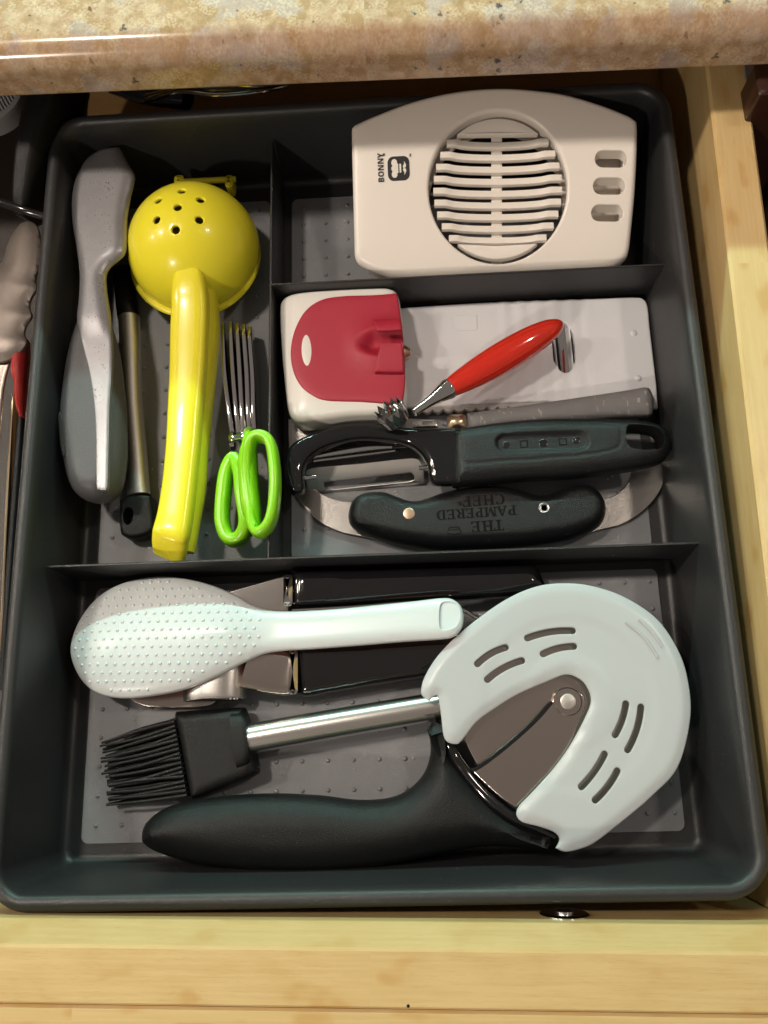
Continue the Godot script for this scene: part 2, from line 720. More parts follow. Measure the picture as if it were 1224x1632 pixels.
	M.yellow.clearcoat_enabled = true
	M.yellow.metallic_specular = 0.38
	M.yellow.clearcoat = 0.2
	M.yellow.clearcoat_roughness = 0.05
	M.green = paint(Color(0.24, 0.60, 0.012), 0.28)
	M.silver = textured(speck_picture(Color(0.31, 0.305, 0.32), Color(0.08, 0.07, 0.07), 0.60, 0.06, 71), Vector3(15, 15, 15), 0.38, 0.62)
	M.silver_strip = paint(Color(0.42, 0.42, 0.43), 0.45, 0.5)
	M.grey_rubber = grain(paint(Color(0.068, 0.068, 0.072), 0.5), pits, 0.012, Vector3(40, 40, 40))
	M.grey_felt = textured(speck_picture(Color(0.15, 0.145, 0.145), Color(0.30, 0.29, 0.28), 0.5, 0.03, 75), Vector3(12, 12, 12), 0.7)
	M.paddle = paint(Color(0.62, 0.645, 0.65), 0.3)
	M.paddle.subsurf_scatter_enabled = true
	M.paddle.subsurf_scatter_strength = 0.12
	M.brass = paint(Color(0.60, 0.47, 0.33), 0.3, 1.0)
	M.steel_dull = paint(Color(0.20, 0.17, 0.15), 0.42, 0.6)
	M.copper = paint(Color(0.80, 0.58, 0.42), 0.3, 1.0)
	M.wire_black = paint(Color(0.01, 0.01, 0.011), 0.12)

	# ---------- large structure ----------
	make_countertop()
	make_drawer()
	make_tray()

	# ---------- the things in the tray ----------
	make_scraper()
	make_steel_handle()
	make_squeezer()
	make_scissors()
	make_egg_slicer()
	make_mandoline()
	make_hand_guard()
	make_grey_tool()
	make_huller()
	make_peeler()
	make_crescent_knife()
	make_garlic_press()
	make_paddle()
	make_brush()
	make_pizza_wheel()
	make_neighbours()


func ceiling_light(label: String, at: Vector3, energy: float) -> void:
	var t := thing("ceiling_light", label, "ceiling light", at, "ceiling lights over the kitchen")
	var trim := paint(Color(0.8, 0.8, 0.78), 0.5)
	var glow := paint(Color(0.8, 0.8, 0.8), 0.5)
	glow.emission_enabled = true
	glow.emission = Color(1.0, 0.80, 0.62)
	glow.emission_energy_multiplier = 9.0
	obj("trim", lathe(at + Vector3(0, 12, 0), at + Vector3(0, -8, 0), [[0, 62], [10, 66], [12, 64], [12, 48], [6, 46]], 32), trim, t)
	obj("diffuser", lathe(at + Vector3(0, 5, 0), at + Vector3(0, -5, 0), [[0, 46], [4, 46], [5, 44]], 32), glow, t)
	var l := OmniLight3D.new()
	l.name = "light"
	l.light_color = Color(1.0, 0.88, 0.75).linear_to_srgb()
	l.light_energy = energy
	l.light_size = 0.065
	l.omni_range = 6.0
	l.omni_attenuation = 2.0
	l.shadow_enabled = true
	l.position = Vector3(0, -0.06, 0)
	t.add_child(l)


func under_cabinet_light() -> void:
	var at := Vector3(-60, 452, -960)
	var t := thing("under_cabinet_light", "long cool white light bar under the wall cabinets at the back of the counter", "light bar", at)
	var glow := paint(Color(0.8, 0.8, 0.8), 0.5)
	glow.emission_enabled = true
	glow.emission = Color(0.72, 1.0, 0.93)
	glow.emission_energy_multiplier = 6.0
	obj("housing", box(at + Vector3(0, 10, 0), Vector3(1100, 18, 40), 2), paint(Color(0.7, 0.7, 0.7), 0.4, 0.5), t)
	obj("diffuser", box(at + Vector3(0, -1, 0), Vector3(1090, 5, 24), 1.5), glow, t)
	var l := AreaLight3D.new()
	l.name = "light"
	l.light_color = Color(0.56, 0.94, 0.82).linear_to_srgb()
	l.light_energy = 1.8
	l.area_size = Vector2(1.08, 0.024)
	l.area_range = 6.0
	l.area_attenuation = 2.0
	l.shadow_enabled = true
	l.position = Vector3(0, -0.006, 0)
	l.rotation = Vector3(-PI / 2 - 0.5, 0, 0)
	t.add_child(l)


# ---------- countertop, drawer, tray ----------
func make_countertop() -> void:
	var t := thing("countertop", "speckled beige and brown polished stone countertop with a rounded front edge above the drawer", "countertop", Vector3.ZERO)
	t.rotation.y = DRAWER_TURN
	t.set_meta("kind", "structure")
	var p := PackedVector2Array()
	p.append(Vector2(-1020, 100))
	for k in 5:
		var a := PI / 2 * k / 4
		p.append(Vector2(-402.5 + 4 * sin(a), 104 - 4 * cos(a)))
	for k in 13:
		var a := PI / 2 * k / 12
		p.append(Vector2(-412.5 + 14 * cos(a), 116 + 14 * sin(a)))
	p.append(Vector2(-1020, 130))
	obj("slab", extruded(p, -900, 900), M.stone, t, 30)


func board(called: String, size: Vector3, c: Vector3, turn: float, mat: Material, parent: Node3D, r := 1.0) -> MeshInstance3D:  # length along its own x, so that the grain runs along it
	var m := obj(called, box(Vector3.ZERO, size, r), mat, parent)
	m.mesh = bake(box(Vector3.ZERO, size, r), Vector3.ZERO, 40)
	m.mesh.surface_set_material(0, mat)
	m.transform = Transform3D(Basis(Vector3.UP, turn), (c - home[parent]) * 0.001)
	return m


func make_drawer() -> void:
	var t := thing("wooden_drawer", "pale maple kitchen drawer pulled open under the countertop, holding the grey tray", "drawer", Vector3.ZERO)
	t.rotation.y = DRAWER_TURN
	board("side_board", Vector3(640, 84, 21.8), Vector3(199.3, 31.7, -300.6), PI / 2, M.maple_x, t, 1.5)
	board("side_board", Vector3(640, 84, 21.8), Vector3(-461, 31.7, -300.6), PI / 2, M.maple_x, t, 1.5)
	var front := obj("front_panel", extruded(PackedVector2Array([Vector2(19.6, -74), Vector2(19.6, 60.5), Vector2(20.2, 61.8), Vector2(28.0, 73.0), Vector2(29.4, 73.7), Vector2(51.0, 73.7), Vector2(52.0, 72.8), Vector2(52.0, -74)]), -511, 249), M.maple_x, t, 25)
	obj("nail_hole", dome(Vector3(Vector3(16.5, 73.7, 50.2).x, 73.6, 50.6), 0.8, 0.35, 10), M.engraved, t)
	board("front_trim", Vector3(760, 148, 12.0), Vector3(-131, -1.2, 58.6), 0, M.maple_x, t, 1.2)
	board("bottom_board", Vector3(638, 6, 646), Vector3(-131, -4.2, -295), 0, M.maple_low, t, 0.5)
	board("back_board", Vector3(638, 70, 14), Vector3(-131, 34, -612), 0, M.maple_x, t, 0.8)
	var s := obj("knob_screw", lathe(Vector3(89, 46, 19.4), Vector3(89, 46, 8), [[0, 4.6], [1.8, 4.6], [2.6, 3.2], [2.7, 0.1]], 24), M.steel, t)
	obj("washer", lathe(Vector3(89, 46, 19.8), Vector3(89, 46, 8), [[0, 11.5], [0.8, 11.5], [1.4, 10.6], [1.2, 4]], 32), M.chrome, s)
	var c := thing("cabinet_front", "dark cherry cabinet face right of the drawer, below the countertop", "cabinet", Vector3(400, -400, -388))
	c.set_meta("kind", "structure")
	obj("face_frame", box(Vector3(232, -350, -392), Vector3(34, 890, 20), 1.5), M.cherry, c)
	obj("door", box(Vector3(480, -360, -384), Vector3(456, 860, 20), 3), M.cherry, c)
	var f := thing("floor", "dark wooden kitchen floor below the drawer", "floor", Vector3(0, -820, 0))
	f.set_meta("kind", "structure")
	obj("boards", box(Vector3(0, -830, 200), Vector3(3600, 20, 3200), 1), M.cherry, f)


func tray_ring(g: G, ins: float, y: float, bow: float) -> void:
	var r := maxf(3.0, 21.0 - ins * 1.05)
	var n := g.v.size()
	for p in rrect(-185.4 + ins, -427.7 + ins, 183.1 - ins, 14.8 - ins, r, 8):
		var z := p.y
		if z > -30:
			z += bow * maxf(0.0, 1.0 - pow(p.x / 176.0, 2)) * (z + 30) / 45
		g.v.append(Vector3(p.x, y, z))
	if n:
		for j in 36:
			var e := (j + 1) % 36
			g.quad(n - 36 + j, n - 36 + e, n + e, n + j)


func mat_part(t: Node3D, outline: PackedVector2Array, px: float, pz: float, x0: float, z0: float) -> void:
	var m := obj("liner", plate(outline, 0.1, 0.9, 0.4, [], 14), M.mat, t)
	var g := G.new()
	var box_ := Rect2(outline[0], Vector2.ZERO)
	for p in outline:
		box_ = box_.expand(p)
	var z := z0
	while z < box_.end.y - 4:
		var x := x0
		while x < box_.end.x - 4:
			if x > box_.position.x + 4 and z > box_.position.y + 4 and Geometry2D.is_point_in_polygon(Vector2(x, z), outline):
				g.add(dome(Vector3(x, 0.9, z), 1.3, 1.05))
			x += px
		z += pz
	stuff(obj("grip_dots", g, M.mat, m, 60))


func make_tray() -> void:
	var t := thing("utensil_tray", "dark grey plastic utensil tray with four compartments and dotted liners inside the drawer", "tray", Vector3(0, 0, -200))
	var g := G.new()
	for q in [[12.0, -1.0, 0.6], [9.0, 8.0, 1.0], [3.0, 50.0, 2.5], [0.6, 51.5, 3.0], [0.0, 54.0, 3.2], [0.7, 56.4, 3.2], [2.4, 58.0, 3.2], [4.4, 58.4, 3.2], [6.6, 57.6, 3.0], [8.0, 55.6, 2.8], [9.0, 50.0, 2.6], [11.2, 25.0, 1.6], [13.0, 5.0, 0.6], [14.0, 1.8, 0.3], [16.0, 0.3, 0.0], [18.0, 0.0, 0.0]]:
		tray_ring(g, q[0], q[1], q[2])
	var n := g.v.size()
	var bottom := n - 36
	g.v.append(Vector3(0, 0, -205))
	for j in 36:
		g.i.append_array([bottom + j, bottom + (j + 1) % 36, n])
	g.v.append(Vector3(0, -1, -205))
	for j in 36:
		g.i.append_array([(j + 1) % 36, j, n + 1])
	obj("shell", g.fix(), M.tray, t, 50)
	# the three partitions; each widens upwards with the sloping walls
	obj("partition", partition(Vector3(-170.4, 0, -154.3), Vector3(170.4, 0, -154.3), 39.7, 4.0), M.tray, t)
	obj("partition", partition(Vector3(-53.5, 0, -317.3), Vector3(170.4, 0, -317.3), 39.7, 4.0), M.tray, t)
	obj("partition", partition(Vector3(-53.5, 0, -155), Vector3(-53.5, 0, -411.2), 39.7, 4.0), M.tray, t)
	mat_part(t, rrect(-162.0, -148.5, 161.0, -8.5, 4), 14.1, 15.4, -154.0, -141.0)
	mat_part(t, rrect(-162.0, -401.0, -61.5, -161.0, 4), 14.1, 15.4, -154.0, -394.0)
	mat_part(t, rrect(-47.5, -401.0, 160.0, -324.0, 4), 14.1, 12.4, -39.5, -394.0)
	mat_part(t, rrect(-47.5, -310.0, 160.0, -161.0, 4), 14.1, 15.4, -39.5, -302.0)
	# a few pale crumbs that lie about in the tray
	var rng := RandomNumberGenerator.new()
	rng.seed = 5
	var c := thing("crumbs", "tiny pale crumbs and lint scattered over the dark tray floor", "crumbs", Vector3(0, 1, -200))
	stuff(c)
	var k := G.new()
	for j in 130:
		var p := Vector3(rng.randf_range(-155, 150), 1.2, rng.randf_range(-395, -15))
		var s := rng.randf_range(0.35, 0.85)
		k.add(dome(p, s, s * 0.8, 5))
	var cm := obj("crumb", k, paint(Color(0.5, 0.47, 0.42), 0.7), c, 80)
	stuff(cm)


func partition(a: Vector3, b: Vector3, h: float, flare: float) -> G:
	var d := (b - a).normalized()
	var s := d.cross(Vector3.UP)
	var g := G.new()
	for q in [[0.0, 1.3], [h - 0.5, 0.75], [h, 0.4]]:
		var f: float = flare * q[0] / h
		var up := Vector3(0, q[0], 0)
		var fa := f if absf(a.x) > 100 else 0.0
		var fb := f
		for p in [a - d * fa + s * q[1], b + d * fb + s * q[1], b + d * fb - s * q[1], a - d * fa - s * q[1]]:
			g.v.append(p + up)
	for k in 2:
		for j in 4:
			var e := (j + 1) % 4
			g.quad(k * 4 + j, k * 4 + e, k * 4 + 4 + e, k * 4 + 4 + j)
	g.quad(8, 9, 10, 11)
	g.quad(3, 2, 1, 0)
	return g.fix()


# ---------- left compartment ----------
func make_scraper() -> void:
	var t := thing("ice_cream_spade", "silver spade with scuffed curved head and grey rubber handle along the left wall", "spade", Vector3(-172.9, 0, -299.8))
	var outline := curve([-165, -309.3, -170.4, -298.1, -174, -280.2, -175.6, -260.5, -175.9, -243, -173.7, -227.7, -170.3, -210.6, -165.9, -199.4, -159.4, -193.6, -151.1, -191.5, -143.4, -194.1, -139.1, -201.2, -137.4, -216.7, -138.1, -235.5, -140.3, -256.8, -144, -278.6, -148.3, -294.9, -152.7, -305.3, -159, -310.2])
	obj("grip", pillow(outline, 31, 14, 14, 11, 2.0), M.grey_rubber, t)
	var outline2 := curve([-147.4, -414.6, -147.4, -414.6, -157.9, -413.5, -166.9, -407.5, -172.7, -395.9, -174.8, -380.8, -173.2, -363.5, -169.7, -346.4, -166.7, -329.7, -166, -313.3, -166.3, -301.3, -165.1, -295.2, -160.6, -282, -155.5, -264.7, -151.8, -246.3, -149.6, -227.6, -147.5, -198.4, -145.9, -195.2, -143.1, -194.7, -141.4, -196.8, -141.9, -216.2, -142.9, -245.9, -142.9, -264.8, -143.9, -282.3, -146.3, -300.2, -149.5, -316.4, -150.5, -327.1, -148.2, -332.7, -144.3, -336.2, -140.1, -341.3, -139.4, -350.9, -140.1, -363.6, -138.9, -377.6, -137.2, -387.9, -137.1, -394.9, -141.4, -403.1], 1.3)
	var zs: float = Vector3(-154.3, 46, -292.7).z
	var high := func(u: Vector2, d: float) -> float: return lerpf(42.0 + 4.4 * swell(d, 7.5), 45.2 + 0.5 * swell(d, 2.0), smoothstep(zs - 8.0, zs + 8.0, u.y))
	obj("blade", sheet(outline2, [], func(u, d): return Vector3(u.x, high.call(u, d), u.y), func(u, d): return Vector3(u.x, minf(high.call(u, d) - 0.4, 42.0 - 3.0 * swell(d, 9.0)), u.y), [[0.0, 0.0], [0.3, 0.0], [0.9, 0.0], [1.8, 0.0]], 1.8), M.silver, t)
	obj("hang_dent", pillow(curve([-172.9, -240.6, -171.6, -242.1, -168.3, -232, -166.9, -222.6, -167.9, -215.2, -170, -220.1, -171.8, -230.3], 0.8), 42.6, 0.5, 0.5, 1.5, 1.2), M.black_soft, t)


func make_steel_handle() -> void:
	var t := thing("steel_tool_handle", "thin polished steel tool handle with a black end cap beside the yellow squeezer", "utensil handle", Vector3(-144.3, 0, -248))
	obj("shaft", loft([[-147.8, 10, -316.7, 6.6, 6.6], [-145.8, 10, -293.6, 6.4, 6.4], [-143, 10, -260.4, 6.2, 6.2], [-139.1, 10, -228.2, 6.4, 6.4], [-135.9, 10, -200.9, 6.6, 6.6]], 28, 6), M.steel_blade, t)
	obj("collar", loft([[-153.9, 9, -350.8, 6.2, 6], [-151.3, 9, -333, 6.5, 6.2], [-149.1, 9, -319.9, 6.7, 6.4], [-148.5, 9, -316, 6.3, 6.2]], 24, 3), M.black_soft, t)
	var cap := curve([-140.4, -200.1, -145.8, -197.3, -145.8, -197.3, -145.4, -188.6, -144.5, -179.2, -142.9, -176.2, -137.3, -174.5, -130, -175.7, -125.4, -178.5, -124.8, -181.1, -126, -191.6, -127.4, -199.2, -127.4, -199.2, -133, -200.5])
	var hole := oval(Vector2.ZERO, 2.9, 5.2, 20)
	var hc := Vector3(-140.1, 15, -187.6)
	for k in hole.size():
		hole[k] += Vector2(hc.x, hc.z)
	obj("end_cap", plate(cap, 2.0, 15.5, 2.4, [[hole, 0.3]], 3), M.black_soft, t)


func make_squeezer() -> void:
	var c := Vector3(-104.0, 22, -353)
	var r := 40.3
	var t := thing("lemon_squeezer", "yellow enamelled lemon squeezer with a round bowl of seven holes, lying bowl up", "lemon squeezer", Vector3(c.x, 0, c.z))
	var holes := []
	var spots := [Vector2(1.8, -17.2), Vector2(-12.4, -11.5), Vector2(13.4, -10.3), Vector2(0.7, -3.6), Vector2(-12.2, 2.7), Vector2(13.3, 4), Vector2(-0.3, 10.4)]
	for s in spots:
		holes.append([oval(s, 2.35, 2.35, 18), 1.0])
	var ball := func(u: Vector2, q: float) -> Vector3:
		var a := u.length() / r
		var k := u.normalized() if u.length() > 1e-5 else Vector2.ZERO
		return c + Vector3(k.x * sin(a), cos(a), k.y * sin(a)) * q
	obj("bowl", sheet(oval(Vector2.ZERO, r * PI / 2, r * PI / 2, 90), holes, func(u, _d): return ball.call(u, r), func(u, _d): return ball.call(u, r - 2.4), rounding(0.8, 2), 3.2), M.yellow, t, 55)
	var under := c + Vector3(-0.5, -3.0, 3.0)
	obj("lower_bowl", lathe(under + Vector3(0, 2.5, 0), under - Vector3(0, 20, 0), [[0, 38.6], [0.4, 40.2], [1.6, 41.0], [3.0, 40.4], [4.0, 39.0], [10, 36.5], [15, 31], [19, 22], [20.5, 12], [21, 0.1]], 64), M.yellow, t)
	obj("handle", loft([[-100.6, 44, -327, 8, 6], [-100.4, 42, -315.1, 10.2, 7], [-100.2, 40, -304.9, 10.8, 7], [-100.7, 38, -289.9, 11, 7], [-101.2, 36, -267.2, 10.6, 7], [-102.4, 34.5, -244.7, 10, 6.8], [-103.5, 33, -222.6, 9.6, 6.6], [-105, 32.5, -200.6, 9.4, 6.6], [-106.8, 32.5, -182.6, 9.7, 6.6], [-108.4, 33, -172.5, 10.2, 6.4], [-109.3, 32, -169.2, 10, 5.6], [-110.5, 28.5, -164.4, 9.8, 4.6], [-111.7, 25.5, -161.5, 9.4, 4.2]], 32, 5, 3.2), M.yellow, t)
	obj("lower_handle", loft([[-97.4, 30, -318.4, 10, 9], [-97.1, 29, -298.3, 11.2, 10], [-98.3, 27, -271.1, 10.6, 10], [-100.6, 25, -244.5, 10.2, 9.6], [-102, 24, -221.9, 9.8, 9.6], [-103.6, 21, -200.2, 9.8, 8.6], [-106.2, 20, -182.1, 9.6, 8], [-107.2, 20, -170.4, 9.2, 7], [-107.7, 20, -163.9, 8.6, 6]], 24, 5, 2.6), M.yellow, t)
	var h := obj("hinge", box(Vector3(-82.7, 22, -398.2), Vector3(5, 13, 9), 2.0), M.yellow, t)
	obj("hinge_pin", tube([Vector3(-112.6, 24, -401.4), Vector3(-97.4, 24, -401.4), Vector3(-79.1, 24, -401.1)], 1.9, 12), M.yellow, h)
	obj("hinge_ear", box(Vector3(-115.1, 21, -401.9), Vector3(6, 12, 8), 2.0), M.yellow, h)


func make_scissors() -> void:
	var t := thing("herb_scissors", "five-bladed herb scissors with bright green loop handles between the yellow squeezer and the partition", "scissors", Vector3(-74.2, 0, -236.7))
	var blades := [[357, 521, 372, 690], [369, 519, 381, 692], [381, 521, 390, 692], [392, 523, 399, 690], [402, 527, 407, 686]]
	for k in 5:
		var b: Array = blades[k]
		var a := Vector3.ZERO
		var top := [ Vector3(-86.8, 13, -305.9), Vector3(-82.1, 13, -306.5), Vector3(-77.9, 13, -305.4), Vector3(-74.2, 12, -304.9), Vector3(-70.9, 11, -303.5) ]
		var mid := [ Vector3(-84.4, 12, -273), Vector3(-79.4, 12, -272.8), Vector3(-75.2, 12, -271.8), Vector3(-71.2, 11, -270.4), Vector3(-67.9, 10, -269) ]
		var low := [ Vector3(-79.5, 12, -235.1), Vector3(-75.7, 12, -234.5), Vector3(-72.7, 12, -234.4), Vector3(-69.6, 11, -235.4), Vector3(-66.8, 10, -236.8) ]
		var s := []
		for q in [[top[k], 1.35, 5.0], [top[k].lerp(mid[k], 0.3), 1.6, 8.0], [mid[k], 1.7, 9.5], [mid[k].lerp(low[k], 0.6), 1.7, 9.5], [low[k], 1.7, 7.5]]:
			s.append([q[0].x, q[0].y, q[0].z, q[1], q[2]])
		obj("blade", loft(s, 20, 4, 5.0), M.chrome, t, 30)
	obj("pivot_screw", lathe(Vector3(-82, 14, -232.5), Vector3(-64.8, 14, -233.7), [[0, 3.0], [1.5, 3.6], [3, 3.6], [3.2, 2.4], [7, 2.2], [7.2, 3.2], [9, 3.4], [11, 3.4], [12, 2.0]], 24), M.chrome, t, 30)
	obj("pivot_nut", lathe(Vector3(-82.4, 12, -228.5), Vector3(-77.1, 12, -229.1), [[0, 2.2], [0.8, 2.9], [3.0, 2.9], [3.6, 2.0]], 6), M.chrome, t, 20)
	var wide := obj("handle_loop", ring([Vector3(-62.3, 45, -218.8), Vector3(-56.2, 46, -221.1), Vector3(-50.8, 47, -214.7), Vector3(-48.6, 47, -194), Vector3(-50.9, 45, -175.1), Vector3(-57.1, 42, -168.4), Vector3(-61.7, 40, -172.6), Vector3(-63.8, 39, -186.3), Vector3(-65, 41, -204.4)], 3.0, 6.5), M.green, t)
	obj("inner_wall", loft([[-63.7, 40, -221.4, 2.5, 5], [-65.2, 39, -214.5, 4.6, 8], [-65.1, 37, -197.6, 5.2, 9], [-63.3, 36, -181.7, 5, 9], [-60.8, 36, -172.8, 3, 6]], 18, 5, 2.6), M.green, wide)
	obj("handle_loop", ring([Vector3(-76.4, 24, -215.8), Vector3(-80.8, 23, -209.2), Vector3(-82.9, 22, -194.6), Vector3(-83.2, 21, -179.5), Vector3(-79.1, 21, -170.2), Vector3(-72.8, 22, -170.5), Vector3(-68.5, 26, -177.7), Vector3(-70.7, 27, -193.5), Vector3(-72.6, 26, -207.9)], 4.0, 7.0), M.green, t)
	obj("handle_bridge", loft([[-69.2, 18, -234, 3.5, 4], [-67.7, 28, -225.8, 3.4, 5], [-68.2, 32, -216.9, 3, 6], [-72, 27, -210.2, 2.6, 5]], 14, 4), M.green, t)


# ---------- egg slicer ----------
func on_slicer(x: float, z: float, up := 0.0) -> Vector3:
	return Vector3(x, -93.2 - 0.379 * z + up, z)


func make_egg_slicer() -> void:
	var t := thing("egg_slicer", "cream plastic egg slicer with slatted oval cradle leaning in the back right compartment", "egg slicer", Vector3(85.3, 0, -401.4))
	var tilt := atan(0.379)
	var outline := curve([-2.1, -406, 2.8, -408.3, 12.1, -411.4, 30.6, -416.6, 48.9, -419.9, 67, -421.5, 85.1, -421.4, 103, -419.5, 120.8, -416.3, 138.6, -410.8, 152.8, -405.2, 160.3, -401.2, 162.4, -395.9, 161, -367.6, 158.5, -344.6, 156.6, -332, 153.6, -327.2, 147.4, -324.1, 139, -323.1, 118.8, -323.1, 82.1, -323.1, 45.1, -323.2, 22.8, -323.9, 9.9, -327.2, -0.3, -332.1, -4.2, -336.4, -4.4, -345.8, -3.8, -372.6, -3.1, -400.8])
	var l := Vector3(40.7, 47.1, -370.1)
	var r := Vector3(121.2, 45.8, -366.7)
	var b := Vector3(82.1, 61.3, -407.7)
	var f := Vector3(79.7, 31.1, -328)
	var mid := (l + r + b + f) / 4
	var c := Vector2(mid.x, mid.z)
	var ax := Vector2(r.x - l.x, r.z - l.z) / 2
	var az := Vector2(f.x - b.x, f.z - b.z) / 2
	var hole := PackedVector2Array()
	for k in 72:
		hole.append(c + ax * cos(TAU * k / 72) + az * sin(TAU * k / 72))
	var slots := []
	for s in [ [Vector3(141.7, 50.8, -380.1), Vector3(151.4, 50.7, -379.6)], [Vector3(140.4, 45.5, -366), Vector3(150.1, 45.3, -365.5)], [Vector3(139.1, 40.2, -351.9), Vector3(148.8, 40, -351.4)] ]:
		slots.append([pill(Vector2(s[0].x, s[0].z), Vector2(s[1].x, s[1].z), 4.4, 8), 0.16])
	var crown := func(u: Vector2, d: float) -> Vector3: return on_slicer(u.x, u.y, 1.2 * swell(d, 24))
	obj("lid", sheet(outline, [[hole, 0.55]] + slots, crown, func(u, _d): return on_slicer(u.x, u.y, -7.0), rounding(3.4, 4), 5.0), M.cream, t, 50)
	obj("base", sheet(outline_scaled(outline, c, 0.93), [[hole, 1.0]], func(u, _d): return on_slicer(u.x, u.y, -17.0), func(u, _d): return on_slicer(u.x, u.y, -20.0), rounding(1.0, 2), 14.0), M.cream, t)
	var wall := obj("base_wall", sheet(outline_scaled(outline, c, 0.935), [[outline_scaled(outline, c, 0.915), 1.0]], func(u, _d): return on_slicer(u.x, u.y, -7.0), func(u, _d): return on_slicer(u.x, u.y, -20.0), rounding(0.6, 2), 8.0), M.cream, t)
	# the cradle: dished slats across the oval, with a rib and cutting wires below
	var pitch := 0.1585
	for k in range(-4, 5):
		var s := 0.015 + k * pitch
		var w := sqrt(1.0 - s * s) * 0.93
		var pts := []
		for q in [[-1.0, 0.0], [-0.86, 0.0], [-0.8, -0.3], [-0.7, -1.6], [-0.45, -2.9], [0.0, -3.6], [0.45, -2.9], [0.7, -1.6], [0.8, -0.3], [0.86, 0.0], [1.0, 0.0]]:
			var p: Vector2 = c + az * s + ax * w * q[0]
			var y := on_slicer(p.x, p.y, -1.6 + q[1] * (1.0 - 0.25 * absf(s)))
			pts.append([y.x, y.y, y.z, 2.15, 1.5])
		obj("slat", loft(pts, 16, 2, 7.0), M.cream, t, 35)
	for e in [-1.0, 1.0]:
		var cap := PackedVector2Array()
		for k in 25:
			var a := deg_to_rad(51.5 + 77.0 * k / 24)
			cap.append(c + ax * cos(a) * 0.93 + az * sin(a) * 0.93 * e)
		obj("end_slat", sheet(cap, [], func(u, d): return on_slicer(u.x, u.y, -0.4 - 1.6 * smoothstep(2.0, 9.0, d)), func(u, _d): return on_slicer(u.x, u.y, -4.4), rounding(0.6, 2), 2.0), M.cream, t)
	var r0 := c - az * 0.9
	var r1 := c + az * 0.92
	var a0 := on_slicer(r0.x, r0.y, -7.5)
	var a1 := on_slicer(r1.x, r1.y, -7.5)
	obj("rib", loft([[a0.x, a0.y, a0.z, 3.2, 1.6], [a1.x, a1.y, a1.z, 3.2, 1.6]], 16, 4, 6.0), M.cream, t)
	for k in range(-5, 5):
		var s := 0.015 + (k + 0.5) * pitch
		var w := sqrt(1.0 - s * s) * 0.97
		var p0: Vector2 = c + az * s - ax * w
		var p1: Vector2 = c + az * s + ax * w
		obj("wire", tube([on_slicer(p0.x, p0.y, -9.5), on_slicer(p1.x, p1.y, -9.5)], 0.3, 6, 1), M.steel, t)
	# printed name and emblem
	var at := Vector3(13.4, 51.5, -381.7)
	letters("lettering", "BONNY", "Droid Sans", 4.7, at + Vector3(0, 1.45, 0) + Vector3(0, 0.379 * 0, 0), PI / 2, tilt, 0.3, M.print_black, t)
	letters("lettering", "®", "Droid Sans", 1.9, Vector3(15.4, 54.3, -388.4) + Vector3(0, 1.45, 0), PI / 2, tilt, 0.3, M.print_black, t)
	letters("lettering", "TM", "Droid Sans", 1.2, Vector3(30.8, 53.9, -387.3) + Vector3(0, 1.45, 0), PI / 2, tilt, 0.3, M.print_black, t)
	var e0 := Vector3(23.7, 51.2, -380.9)
	var em := func(x: float, z: float) -> Vector2: return Vector2(e0.x + x, e0.z + z)
	var flat := func(o: PackedVector2Array, lift: float) -> G: return sheet(o, [], func(u, _d): return on_slicer(u.x, u.y, lift), func(u, _d): return on_slicer(u.x, u.y, 0.2), [[0.0, 0.0]], 3.0)
	var logo := obj("emblem", flat.call(rrect(e0.x - 6.4, e0.z - 6.4, e0.x + 6.4, e0.z + 6.4, 3.4), 1.4), M.print_black, t)
	var puffs := curve(pairs([em.call(-4.2, -0.6), em.call(-3.6, -1.4), em.call(-4.2, -3.0), em.call(-3.4, -4.6), em.call(-1.8, -4.8), em.call(-0.8, -3.6), em.call(-0.9, -2.6), em.call(-0.2, -2.4), em.call(-0.2, -2.4), em.call(-0.2, 2.4), em.call(-0.2, 2.4), em.call(-0.9, 2.6), em.call(-0.8, 3.6), em.call(-1.8, 4.8), em.call(-3.4, 4.6), em.call(-4.2, 3.0), em.call(-3.6, 1.4), em.call(-4.2, 0.6)]), 0.6)
	obj("emblem_hat", flat.call(puffs, 1.6), M.cream, logo)
	obj("emblem_band", flat.call(rrect(e0.x + 0.5, e0.z - 2.3, e0.x + 1.5, e0.z + 2.3, 0.2, 2), 1.6), M.cream, logo)
	for s in [-1.0, 1.0]:
		obj("emblem_moustache", flat.call(curve(pairs([em.call(2.6, 0.3 * s), em.call(3.9, 0.2 * s), em.call(4.4, 1.4 * s), em.call(3.9, 2.6 * s), em.call(3.2, 3.5 * s), em.call(3.3, 2.2 * s), em.call(2.7, 1.4 * s)]), 0.5), 1.6), M.cream, logo)


func pairs(p: Array) -> Array:
	var o := []
	for q in p:
		o.append(q.x)
		o.append(q.y)
	return o


func outline_scaled(o: PackedVector2Array, c: Vector2, k: float) -> PackedVector2Array:
	var r := PackedVector2Array()
	for p in o:
		r.append(c + (p - c) * k)
	return r


